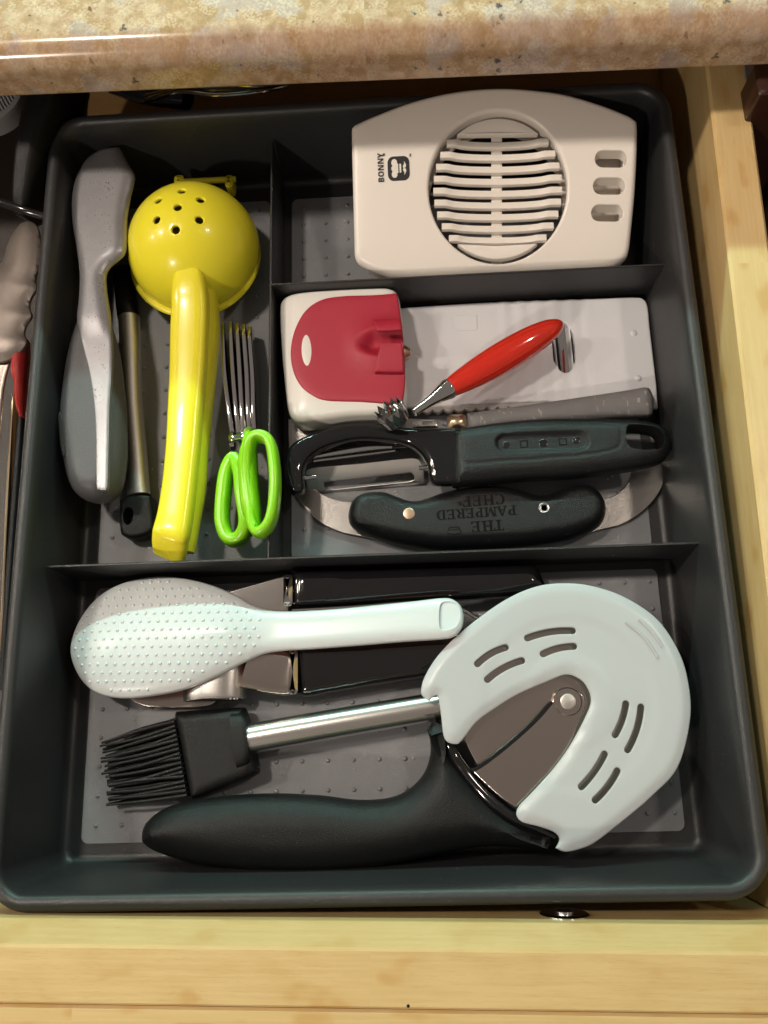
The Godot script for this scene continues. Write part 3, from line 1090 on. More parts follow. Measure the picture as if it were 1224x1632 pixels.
# ---------- mandoline, guard, huller, grey tool ----------
func make_mandoline() -> void:
	var t := thing("mandoline_board", "frosted white slicing board with a pill shaped slot, under the red and white guard", "slicer board", Vector3(97.5, 0, -285.8))
	var o := curve([-49.4, -310.7, -49.4, -310.7, 21.9, -313.2, 83, -314.1, 139.5, -313, 162, -312.6, 168.1, -310.6, 169.8, -305.1, 169.6, -292.7, 169.6, -272.4, 169.5, -254.5, 168.8, -240.8, 168.8, -240.8, 151.3, -242.4, 104.5, -247.8, 104.5, -247.8, 42.1, -248, -46.6, -247, -46.6, -247])
	var s0 := Vector3(117.3, 12, -293.9)
	var s1 := Vector3(117.6, 12, -269.8)
	var slot := pill(Vector2(s0.x, s0.z), Vector2(s1.x, s1.z), 4.3)
	var g := sheet(o, [[slot, 0.5]], func(u, _d): return Vector3(u.x, 12.0 + 0.32 * sin(u.x * 0.62) * smoothstep(75.0, 85.0, u.x) * (1.0 - smoothstep(128.0, 140.0, u.x)), u.y), func(u, _d): return Vector3(u.x, 8.0, u.y), rounding(1.2, 3), 2.2)
	obj("board", g, M.frost, t)
	obj("slot_rod", tube([Vector3(118.3, 6.5, -305.4), Vector3(118.5, 6.5, -284.6), Vector3(119, 6.5, -262.9)], 4.1, 20), M.chrome, t)
	obj("embossed_panel", plate(poly([53.7, -306, 67.3, -305.7, 67.2, -295.7, 53.6, -295.6], 2.0), 11.9, 12.3, 0.2), M.frost, t)
	for p in [Vector3(159.6, 12, -288.8), Vector3(159.2, 12, -259.7)]:
		obj("nub", dome(p, 2.0, 0.7, 14), M.frost, t, 60)
	# the wavy cutting comb along the lower edge
	var w := PackedVector2Array()
	var a := Vector3(31.7, 10.5, -247.9)
	var b := Vector3(108.4, 10.5, -247.8)
	for k in 61:
		var p := a.lerp(b, k / 60.0)
		w.append(Vector2(p.x, p.z + 1.9 * absf(sin(PI * k / 5.0)) + 1.6))
	for k in 13:
		var p := b.lerp(a, k / 12.0)
		w.append(Vector2(p.x, p.z - 3.0))
	var clear := paint(Color(0.7, 0.66, 0.62), 0.12)
	clear.transparency = BaseMaterial3D.TRANSPARENCY_ALPHA
	clear.albedo_color.a = 0.5
	obj("wavy_comb", plate(w, 7.0, 11.0, 0.6, [], 4), clear, t)


func make_hand_guard() -> void:
	var t := thing("hand_guard", "white slicer hand guard with a dark red rubber top and finger grips", "hand guard", Vector3(-15, 12, -285.9))
	var o := curve([-50.3, -305.1, -48.9, -312.4, -43.7, -315.8, -32.9, -317.2, -14.3, -317.8, 8, -317.4, 16.1, -316.1, 20.4, -311.8, 22.1, -297.9, 22.8, -274, 23.6, -254.6, 22.9, -243.9, 20.2, -238.8, 12.4, -237.3, -8.2, -237.1, -27.8, -235.4, -36.7, -235, -42.1, -237.5, -45, -243.4, -47.2, -262, -49.1, -283.7])
	obj("body", sheet(o, [], func(u, d): return Vector3(u.x, 30.5 + 3.2 * swell(d, 16) - 0.0035 * pow(maxf(0.0, -30.0 - u.x), 2) - 11.0 * smoothstep(15.0, 11.0, u.distance_to(Vector2(Vector3(7.1, 34, -279.1).x, Vector3(7.1, 34, -279.1).z))), u.y), func(u, _d): return Vector3(u.x, 12.4, u.y), rounding(3.0, 4), 3.0), M.white, t)
	var p := curve([20, -310.8, 20, -310.8, 7.9, -310.3, -12.4, -310.6, -24.6, -308.8, -33.9, -302.4, -40.1, -291.1, -42.7, -277.7, -41.2, -265.1, -36.9, -255.6, -30.8, -249.6, -22.2, -245.7, -0.9, -243.9, 20.7, -241, 20.7, -241, 23, -258, 22.5, -285.4])
	var dip := Vector3(3.5, 34, -279.3)
	var mouth := Vector3(21.6, 34, -279.5)
	var hollow := func(u: Vector2) -> float:
		var q := u - Vector2(dip.x, dip.z)
		var along := q.x
		var w := clampf(4.0 + (along + 10.0) * 0.45, 0.0, 9.5)
		if w <= 0.1:
			return 0.0
		return 8.0 * smoothstep(0.0, 1.0, 1.0 - absf(q.y) / w) * smoothstep(-9.0, 2.0, along)
	var swell_up := func(u: Vector2) -> float:
		var q := u - Vector2(dip.x + 6, dip.z)
		return 3.4 * exp(-pow(q.y / 12.0, 2)) * smoothstep(-24.0, 0.0, q.x)
	obj("rubber_top", sheet(p, [], func(u, d): return Vector3(u.x, 34.2 + 0.4 * swell(d, 6) - 0.0035 * pow(maxf(0.0, -30.0 - u.x), 2) + swell_up.call(u) - hollow.call(u), u.y), func(u, _d): return Vector3(u.x, 22.5, u.y), rounding(0.7, 2), 1.6), M.red_rubber, t, 60)
	obj("name_oval", pillow(oval(Vector2(Vector3(-33.2, 34, -276.9).x, Vector3(-33.2, 34, -276.9).z), 3.3, 10.2, 40, -0.03), 33.9, 0.9, 1.0, 1.5, 1.6), M.white, t)
	# two tabs that grip the fingers, standing on either side of the hollow
	for s in [ [Vector3(5.6, 40, -292.7), Vector3(21.5, 40, -292.3), Vector3(21.9, 40, -284), Vector3(7.6, 40, -284), 1.0], [Vector3(9.6, 40, -276.8), Vector3(22, 40, -276.2), Vector3(22.2, 40, -259.3), Vector3(6.3, 40, -260.1), -1.0] ]:
		var q := []
		for k in 4:
			q.append(s[k].x)
			q.append(s[k].z)
		var tab := PackedVector2Array()
		var c0 := Vector2(q[0], q[1])
		tab = curve([q[0], q[1] + 1.5, q[0] + 1.5, q[1], q[2] - 1.5, q[3], q[2], q[3] + 1.5, q[4], q[5] - 1.5, q[4] - 1.5, q[5], q[6] + 1.5, q[7], q[6], q[7] - 1.5], 0.9)
		var zm: float = (q[1] + q[5]) / 2
		var half: float = absf(q[5] - q[1]) / 2
		obj("finger_tab", sheet(tab, [], func(u, _d): return Vector3(u.x, 40.5 - 2.6 * pow(absf(clampf((u.y - zm) / half * s[4], -1.0, 1.0) * 0.5 - 0.5), 2.0), u.y), func(u, _d): return Vector3(u.x, 38.3 - 9.0 * smoothstep(0.1, 1.0, -(u.y - zm) / half * s[4]), u.y), rounding(0.9, 3), 1.6), M.red_rubber, t, 55)
	# metal prong plate that shows at the open end
	obj("prong_plate", lathe(Vector3(22.6, 20, -279), Vector3(27, 20, -278.8), [[0, 5.0], [1.2, 4.6], [3.6, 3.0], [4.2, 0.4]], 24), M.brass, t)


func make_grey_tool() -> void:
	var t := thing("grey_handled_knife", "dull grey handled knife with a brass collar and steel blade behind the black peeler", "knife", Vector3(64.6, 0, -242.4))
	var o := curve([57.7, -239.4, 57.7, -239.4, 84.7, -242.3, 113.4, -245.2, 149.3, -249.2, 160, -250.6, 163.3, -248.5, 164.4, -242, 162.9, -234.4, 160.2, -232.7, 160.2, -232.7, 133.5, -232.4, 94.5, -229.7, 57.7, -226.1, 57.7, -226.1])
	obj("handle", pillow(o, 19, 6.0, 6.0, 6.5, 2.2), M.grey_felt, t)
	obj("collar", box(Vector3(51.5, 19, -234.3), Vector3(11, 8, 9), 2.2), M.brass, t)
	obj("bolster", box(Vector3(33.4, 19, -233.6), Vector3(15, 6, 5), 1.0), M.steel, t)
	var blade := curve([-48.2, -245.1, -48.2, -245.1, -10.2, -244.9, 38.1, -241, 38.1, -241, 37.5, -226.2, 4.2, -223.8, -25.4, -222.8, -45.5, -223.6, -47.8, -230])
	obj("blade", plate(blade, 7.6, 9.0, 0.4, [], 8), M.steel_scratched, t)
	obj("blade_spine", loft([[-35.3, 13, -219.5, 1.6, 1.2], [-17.5, 14, -221.5, 2, 1.4], [0.9, 15, -223, 2, 1.4], [13.7, 15, -222.8, 1.2, 1]], 10, 4), M.chrome, t)
	obj("blade_spine", loft([[-32.5, 12, -217, 0.9, 0.9], [-10.3, 12.5, -219, 1, 0.9], [15.4, 13, -221.1, 1, 0.9]], 8, 4), M.chrome, t)


func make_huller() -> void:
	var tip := Vector3(114.9, 30, -288.9)
	var neck := Vector3(47.6, 32, -250.4)
	var head := Vector3(25.1, 36, -234)
	var t := thing("toothed_huller", "small huller with a glossy red oval handle, chrome neck and saw toothed cup", "huller", Vector3(neck.x, 12, neck.z))
	var l := tip.distance_to(neck)
	var prof := []
	for q in [[0.0, 5.4], [0.04, 6.0], [0.12, 7.0], [0.25, 8.2], [0.4, 9.0], [0.55, 9.1], [0.7, 8.6], [0.82, 7.4], [0.9, 6.0], [0.96, 3.9], [0.99, 1.9], [1.0, 0.1]]:
		prof.append([l * q[0], q[1]])
	obj("handle", lathe(neck, tip, prof, 40, 4), M.red_gloss, t)
	var k := neck.distance_to(head)
	obj("ferrule", lathe(neck + (neck - head).normalized() * 0.3, head, [[0, 5.9], [1.2, 6.0], [4, 5.2], [9, 4.0], [14, 3.0], [k * 0.75, 2.5], [k * 0.92, 2.3]], 32, 3), M.chrome, t)
	# the cup: a thin ring with a saw toothed rim
	var d := Vector3(-0.42, 0.78, -0.46).normalized()
	var s := d.cross(Vector3.UP).normalized()
	var h := s.cross(d)
	var g := G.new()
	var n := 48
	var from := Vector3(17.2, 34, -231.8)
	for q in [[7.6, 0.0], [8.0, 2.5], [8.4, 5.0], [8.8, 11.0], [8.1, 11.0], [7.7, 5.0], [7.3, 2.5], [6.9, 0.0]]:
		for j in n:
			var a := TAU * j / n
			var out: float = q[1]
			if out > 10.0:
				out = 5.6 + 4.6 * (1.0 - absf((j % 4) - 2.0) / 2.0)
			g.v.append(from + d * out + (s * cos(a) + h * sin(a)) * q[0])
	for q in 8:
		for j in n:
			var e := (j + 1) % n
			var f := (q + 1) % 8
			g.quad(q * n + j, q * n + e, f * n + e, f * n + j)
	obj("toothed_cup", g.fix(), M.chrome, t, 30)
	obj("cup_floor", lathe(from - d * 1.0, from + d, [[0, 3.0], [0.6, 7.2], [1.4, 7.4], [1.8, 0.1]], 32), M.chrome, t)


# ---------- peeler and crescent knife ----------
func make_peeler() -> void:
	var t := thing("vegetable_peeler", "black vegetable peeler with a curved loop head and a silver swivel blade", "peeler", Vector3(62.9, 8, -220))
	var loop := curve([54.6, -229.6, 54.6, -229.6, 41.1, -229.9, 26.9, -230.5, 12.7, -232.7, -4.5, -234.7, -18.9, -233.8, -32.2, -229.8, -42.7, -224.3, -46.6, -217.7, -48.4, -208, -46.5, -199.8, -43.7, -194.9, -38.7, -194.4, -36.6, -197.6, -36.9, -204.9, -35.9, -211.2, -31.5, -217, -22.6, -221.8, -8.9, -225, 5.4, -224.7, 19.5, -221.8, 27.9, -217, 32.9, -209.3, 34.3, -201.2, 36.2, -197.4, 41.8, -196.5, 53.6, -196.3, 53.6, -196.3], 1.2)
	obj("loop_head", sheet(loop, [], func(u, d): return Vector3(u.x, 23.0 + 4.0 * swell(d, 4.2), u.y), func(u, d): return Vector3(u.x, 19.0 - 4.0 * swell(d, 4.2), u.y), [[0.0, 0.0], [0.25, 0.0], [0.8, 0.0], [1.6, 0.0], [2.6, 0.0]], 1.6), M.black_gloss, t, 60)
	var body := curve([48.8, -228.4, 48.8, -228.4, 76.4, -231.3, 101, -232.4, 128.8, -231.1, 149.4, -229.4, 162.3, -226.9, 168, -222.6, 169.5, -214.4, 167.4, -207.6, 161.8, -203.5, 146.5, -200.5, 125.9, -198.5, 108.7, -197.4, 88.1, -197.2, 67.3, -196.3, 47.2, -195.3, 47.2, -195.3])
	var well_a := Vector3(77.6, 30, -217.1)
	var well_b := Vector3(118.2, 30, -216.7)
	var hang := curve([145.5, -224.3, 149.7, -225.3, 158.6, -224.5, 163.1, -221.7, 165.2, -216.1, 163.3, -211, 157.7, -209.5, 150.2, -210.2, 145.6, -211.8, 144, -217], 1.0)
	var wa := Vector2(well_a.x, well_a.z)
	var wb := Vector2(well_b.x, well_b.z)
	var rim := curve([53.4, -222.6, 57.1, -224.7, 76.1, -226.4, 100.6, -226.8, 128.3, -225.9, 140.2, -223.8, 141.4, -218.2, 139.1, -212.1, 126.8, -209, 102.6, -207.5, 74.9, -206.5, 55.8, -206.3, 53.1, -208.6], 1.5)
	var top := func(u: Vector2, d: float) -> Vector3:
		var y := 23.5 + 6.5 * swell(d, 9.0)
		var q := Geometry2D.get_closest_point_to_segment(u, wa, wb).distance_to(u)
		y -= 1.7 * (1.0 - smoothstep(4.6, 5.5, q))
		if d > 3.0:
			y -= 0.55 * (1.0 - smoothstep(0.25, 0.85, reach(rim, u)))
		return Vector3(u.x, y, u.y)
	obj("handle", sheet(body, [[hang, 0.25]], top, func(u, d): return Vector3(u.x, 19.0 - 6.0 * swell(d, 9.0), u.y), [[0.0, 0.0], [0.4, 0.0], [1.2, 0.0], [2.4, 0.0], [4.0, 0.0]], 1.15), M.black, t, 60)
	for p in [ [Vector3(78, 28.6, -216.4), 2.0], [Vector3(98.6, 28.6, -216.6), 2.5], [Vector3(117.1, 28.6, -217.6), 2.1] ]:
		obj("inlay_disc", lathe(p[0] - Vector3(0, 1, 0), p[0] + Vector3(0, 4, 0), [[0, p[1]], [0.75, p[1]], [0.95, p[1] * 0.85], [0.9, p[1] * 0.5], [0.7, 0.1]], 20), M.black_gloss, t)
	for p in [Vector3(87.8, 28.6, -216.7), Vector3(109.4, 28.6, -217.2)]:
		obj("inlay_square", plate(rrect(p.x - 2.3, p.z - 2.3, p.x + 2.3, p.z + 2.3, 0.8, 3), 27.6, 28.6, 0.3, [[rrect(p.x - 1.6, p.z - 1.6, p.x + 1.6, p.z + 1.6, 0.5, 3), 0.5]], 2), M.black_gloss, t)
	var blade := curve([-37.6, -209, -35.1, -212.3, -24.2, -213, -2.5, -213.9, 19.1, -215.2, 27, -215.2, 30.5, -212.5, 31.7, -206.8, 30.8, -203.5, 28.7, -203.5, 18.7, -203.2, -2.8, -201.5, -24.3, -200.6, -33.7, -199.5, -36.9, -201.5], 1.2)
	var cut := curve([-27.2, -205.2, -24.3, -205.8, -2.7, -206.8, 18.9, -208.1, 24.6, -208.2, 25.9, -205.5, 24.1, -204.5, 18.7, -204, -2.8, -203, -23.6, -202, -26.8, -202.5], 1.2)
	obj("blade", sheet(blade, [[cut, 1.0]], func(u, _d): return Vector3(u.x, 20.0 + 0.055 * pow(u.y + 224.0, 1.0) * 0.0 - 0.02 * pow(u.y + 231.0, 2), u.y), func(u, _d): return Vector3(u.x, 19.1 - 0.02 * pow(u.y + 231.0, 2), u.y), rounding(0.3, 1), 2.0), M.steel_blade, t)
	obj("pivot_pin", tube([Vector3(-41, 19, -204.6), Vector3(-29.8, 19, -205.2)], 1.3, 10), M.chrome, t)
	obj("pivot_pin", tube([Vector3(28.8, 19, -208), Vector3(36.7, 19, -208.4)], 1.3, 10), M.chrome, t)


func make_crescent_knife() -> void:
	var t := thing("crescent_chopper", "crescent steel chopping blade with a black handle, two rivets and engraved lettering", "chopper", Vector3(61.4, 0, -184.2))
	var blade := curve([-47.2, -206.9, -45, -201, -40.9, -194, -32, -183.7, -19.2, -176.4, -4.7, -172.5, 17, -168, 60.2, -164.1, 103.1, -164.7, 130.4, -171.4, 143.1, -174.2, 154.4, -180.4, 163.8, -189, 169.5, -198.6, 171.2, -211.1, 171.2, -211.1, 152.8, -208, 152.8, -208, 150.4, -201.3, 145, -194.3, 135.6, -189.8, 112.1, -188.1, 61.5, -188.7, 17.8, -191.6, -10.9, -193.9, -22.7, -196.3, -30.8, -200.8, -35.3, -206.4, -37.5, -211.2, -46.5, -212.3, -46.5, -212.3])
	obj("blade", plate(blade, 2.2, 3.6, 0.4, [], 6), M.steel_scratched, t)
	var o := curve([-13, -182.1, -11.4, -189.8, -7, -194.9, 0.3, -196.8, 8.2, -196.5, 16.4, -193.1, 23.5, -190.6, 31, -191.1, 40.5, -194.4, 54.2, -197.2, 68.5, -197.7, 82.6, -195.6, 93, -191.8, 99.3, -190.8, 105.8, -192.4, 112.8, -195.5, 120.3, -196.6, 126.8, -194.9, 131.3, -189.9, 133.5, -182.8, 131.7, -175.6, 126.4, -170, 115.6, -165.8, 101.5, -163.4, 80.4, -161.7, 59.4, -161.4, 38.4, -161.9, 20.8, -164.7, 6.7, -168.1, -4.5, -172.9, -10.9, -176.8])
	obj("handle", pillow(o, 10, 10.5, 9.5, 7.5, 2.0), M.black, t, 60)
	obj("rivet", lathe(Vector3(22.2, 19.5, -181.1), Vector3(22.2, 19.5, -181.1) + Vector3(0, 4, 0), [[0, 3.2], [1.1, 3.2], [1.3, 2.9], [1.3, 0.1]], 24), M.copper, t)
	obj("rivet", lathe(Vector3(97.5, 19.5, -181.4), Vector3(97.5, 19.5, -181.4) + Vector3(0, 4, 0), [[0, 3.0], [1.1, 3.0], [1.3, 2.7], [1.0, 1.8], [1.0, 0.1]], 24), M.steel_scratched, t)
	letters("lettering", "THE", "Droid Serif", 8.6, Vector3(65.6, 20.3, -172.3), PI + 0.03, 0.0, 0.7, M.engraved, t)
	letters("lettering", "PAMPERED", "Droid Serif", 7.8, Vector3(59.7, 20.3, -180.1), PI + 0.03, 0.0, 0.7, M.engraved, t)
	letters("lettering", "CHEF", "Droid Serif", 8.8, Vector3(64.3, 20.3, -187.2), PI + 0.03, 0.0, 0.7, M.engraved, t)
	letters("lettering", "®", "Droid Sans", 3.6, Vector3(50.9, 20.3, -185.6), PI + 0.03, 0.0, 0.7, M.engraved, t)
	# the small chef's hat pressed into the handle
	var c := Vector3(47, 20.4, -170.2)
	var h := []
	for q in [[-3.4, -2.6], [3.4, -2.6], [3.8, -0.8], [5.0, 0.6], [4.2, 2.2], [2.0, 2.0], [0.0, 3.0], [-2.0, 2.0], [-4.2, 2.2], [-5.0, 0.6], [-3.8, -0.8]]:
		h.append(c + Vector3(q[0] * 0.75, 0, q[1] * 0.75))
	obj("hat_mark", ring(h, 0.28, 0.4, 6, 2), M.engraved, t)
	obj("hat_mark", tube([c + Vector3(-2.7, 0, -1.0), c + Vector3(0, 0, -0.6), c + Vector3(2.7, 0, -1.0)], 0.28, 6), M.engraved, t)


# ---------- front compartment ----------
func make_garlic_press() -> void:
	var t := thing("garlic_press", "steel garlic press with two glossy black handles, lying under the white paddle", "garlic press", Vector3(-13.1, 0, -120.9))
	var upper := curve([-44.4, -149.4, -41.7, -151.8, 3.4, -150.8, 54.9, -150.4, 87.2, -149.9, 91.5, -148.3, 94.3, -141.7, 96.6, -135.8, 95.1, -133.4, 77.5, -132.3, 36.9, -131.3, -10.8, -130.2, -42.3, -129.6, -44.4, -132.1])
	obj("handle", pillow(upper, 16, 9, 9, 7, 2.4), M.black_gloss, t, 60)
	var lower := curve([-43.6, -111, -38.8, -112.6, 2.2, -114, 36.3, -115.6, 56.7, -117.6, 59.8, -112.8, 57.6, -102.8, 52.3, -97, 31.9, -91.7, 1.6, -87.9, -25.4, -84.1, -38.2, -82.5, -40.9, -85.9, -42.3, -99.2])
	obj("handle", pillow(lower, 12, 9, 9, 7, 2.4), M.black_gloss, t, 60)
	obj("collar", box(Vector3(-45.4, 18, -139.3), Vector3(5.0, 17, 17.5), 2.0), M.chrome, t)
	obj("collar", box(Vector3(-43, 15, -95.5), Vector3(5.0, 17, 24), 2.0), M.chrome, t)
	obj("hinge_bar", loft([[-43.3, 22, -128.5, 1.2, 1.5], [-11, 22, -129.1, 1.3, 1.5], [36.9, 22, -130.3, 1.3, 1.5], [58.5, 20, -120.3, 1.2, 1.4]], 10, 4), M.chrome, t)
	obj("plunger_arm", plate(poly([-102.3, -134.9, -48.9, -148.9, -46.1, -148.5, -46.1, -128.1, -56.5, -127.1, -102, -125.1], 3.0), -4.5, 0.5, 1.0, [], 6, Vector2(-0.10, -0.08)), M.brushed, t)
	var lug := loft([[-68.6, 17, -100.9, 14, 7], [-58.4, 16, -97.9, 13, 6.5], [-48.2, 15, -95.3, 12, 6], [-43.7, 15, -94.9, 11, 6]], 24, 4, 4.0)
	obj("basket_arm", lug, M.brown_steel, t)
	# the basket: an open cup with a perforated floor turned towards the front
	var c := Vector3(-87.4, 12.5, -101.1)
	obj("basket", loft([[c.x + 2, 12.2, c.z - 18, 16, 10.5], [c.x + 1, 12.4, c.z - 4, 17, 11], [c.x, 12.5, c.z + 15.0, 17.2, 11.2], [c.x, 12.5, c.z + 18.0, 16.8, 10.8], [c.x, 12.5, c.z + 18.8, 15.6, 9.8]], 40, 3, 2.4), M.steel, t)
	var g := G.new()
	for a in range(-7, 8):
		for b in range(-4, 5):
			var q := Vector2(a * 2.1 + (1.05 if b % 2 else 0.0), b * 2.0)
			if absf(q.x) < 14.0 and absf(q.y) < 8.5:
				var p := Vector3(c.x + q.x, 12.5 + q.y, c.z + 18.5)
				g.add(lathe(p, p + Vector3(0, 0.1, 1), [[0, 0.7], [0.6, 0.7], [0.7, 0.3]], 8))
	stuff(obj("basket_perforations", g, M.engraved, t))
	obj("tongue", plate(curve([-137.7, -85.1, -129, -87.6, -107.8, -89.1, -90.1, -87.9, -89.9, -80.4, -103.9, -78.8, -121.5, -79.6, -130.1, -80.8]), 3.5, 5.0, 0.6, [], 6), M.brown_steel, t)


func make_paddle() -> void:
	var t := thing("rice_paddle", "translucent white rice paddle with a dotted bowl lying across the garlic press", "rice paddle", Vector3(-66.4, 20, -116.8))
	var o := curve([-166.9, -109.9, -166.2, -120.3, -161.5, -131.4, -152.9, -141.4, -141.6, -147.4, -127.9, -150.3, -113.2, -150.3, -98.5, -147.4, -85.7, -143.2, -73.7, -137.4, -65.1, -132, -55.9, -128.8, -41.3, -127.5, -17.2, -127.8, 3.2, -128.9, 23.4, -130.1, 38.2, -131.1, 44.1, -130.1, 48.2, -126.2, 49.2, -119.8, 47.6, -113.9, 43.1, -110.1, 35.9, -109.1, 16.1, -108.6, -3.9, -107.7, -30.8, -106.7, -47.1, -106.4, -58, -105.1, -68.2, -101.1, -81.7, -95, -98.6, -88.3, -115.8, -85.2, -133.2, -84.1, -145.7, -86.1, -155.1, -90.8, -162.5, -99.4])
	var hang := curve([37.3, -126.7, 41.4, -128.6, 45.6, -126.7, 46.9, -120.6, 44.7, -115.7, 40, -113.9, 36.5, -115.4], 0.8)
	var hump := func(u: Vector2, d: float) -> float:
		var bowl := 1.0 - smoothstep(-78.0, -48.0, u.x)
		return lerpf(3.4 * swell(d, 8.0), 9.5 * swell(d, 38.0), bowl)
	var top := func(u: Vector2, d: float) -> Vector3:
		var y: float = 41 + 0.075 * u.x + 0.09 * u.y + hump.call(u, d)
		return Vector3(u.x, y, u.y)
	obj("blade", sheet(o, [[hang, 0.5]], top, func(u, d): return top.call(u, d) - Vector3(0, 2.8, 0), rounding(1.0, 3), 2.0), M.paddle, t, 60)
	obj("hang_recess", sheet(inset(hang, -0.4), [], func(u, d): return Vector3(u.x, 42.6 + 0.075 * u.x + 0.09 * u.y, u.y), func(u, d): return Vector3(u.x, 41.8 + 0.075 * u.x + 0.09 * u.y, u.y), [[0.0, 0.0]], 2.0), M.paddle, t)
	var g := G.new()
	var row := 0
	var z := -160.0
	while z < -80.0:
		var x := -170.0 + (2.5 if row % 2 else 0.0)
		while x < -55.0:
			var u := Vector2(x, z + (x + 110.0) * 0.02)
			var d := reach(o, u)
			if Geometry2D.is_point_in_polygon(u, o) and d > 3.2 and x < -58.0 - 0.02 * pow(z + 115.0, 2) * 0.3:
				g.add(dome(top.call(u, d), 0.95, 0.6, 8))
			x += 5.0
		z += 4.5
		row += 1
	stuff(obj("grip_dots", g, M.paddle, t, 70))


func make_brush() -> void:
	var t := thing("basting_brush", "basting brush with black silicone bristles and a polished steel tube handle", "brush", Vector3(-90.7, 0, -54.2))
	obj("shaft", loft([[-71.5, 15, -60.9, 8, 8], [-49.8, 15, -64, 7.9, 7.9], [-12.6, 15, -69.2, 7.7, 7.7], [34.6, 15, -75.7, 7.4, 7.4], [65, 15, -79.8, 7.2, 7.2]], 32, 3), M.steel, t)
	var head := curve([-108.7, -75.3, -103.3, -77.1, -86.3, -77.6, -73.4, -77.9, -70, -76.5, -67.4, -67, -64.6, -55.7, -62.5, -46.1, -64.8, -42.1, -81.2, -36.5, -96.4, -31.3, -98.8, -33.5, -102.2, -47.1, -105.4, -61.6], 1.4)
	obj("head", pillow(head, 12, 8.5, 9.5, 5.5, 2.0), M.black_soft, t, 60)
	obj("head_collar", loft([[-74.9, 15, -60.4, 15, 9.5], [-69.4, 15, -61.2, 14, 9.5], [-67.1, 15, -61.5, 11.5, 9]], 24, 3, 3.0), M.black_soft, t)
	var rng := RandomNumberGenerator.new()
	rng.seed = 19
	for k in 17:
		for layer in 4:
			var f := (k + 0.5 * (layer % 2)) / 16.5
			var y0 := 5.0 + layer * 4.2
			var a := Vector3(-107.9, 12, -72.7).lerp(Vector3(-99.7, 12, -33.6), f)
			var b := Vector3(-147.9, 12, -62.2).lerp(Vector3(-143.3, 12, -29.1), f)
			a.y = y0
			b.y = y0 * 0.8 + 1.6 + rng.randf_range(-0.8, 0.8)
			b.x += rng.randf_range(-1.5, 2.5)
			b.z += rng.randf_range(-1.6, 1.6) + 1.2 * sin(k * 1.7 + layer)
			var m := a.lerp(b, 0.5) + Vector3(0, rng.randf_range(-0.5, 0.9), rng.randf_range(-1.3, 1.3))
			obj("bristle", loft([[a.x, a.y, a.z, 1.05, 1.05], [m.x, m.y, m.z, 0.9, 0.9], [b.x, b.y, b.z, 0.65, 0.65]], 7, 3), M.black_soft, t)


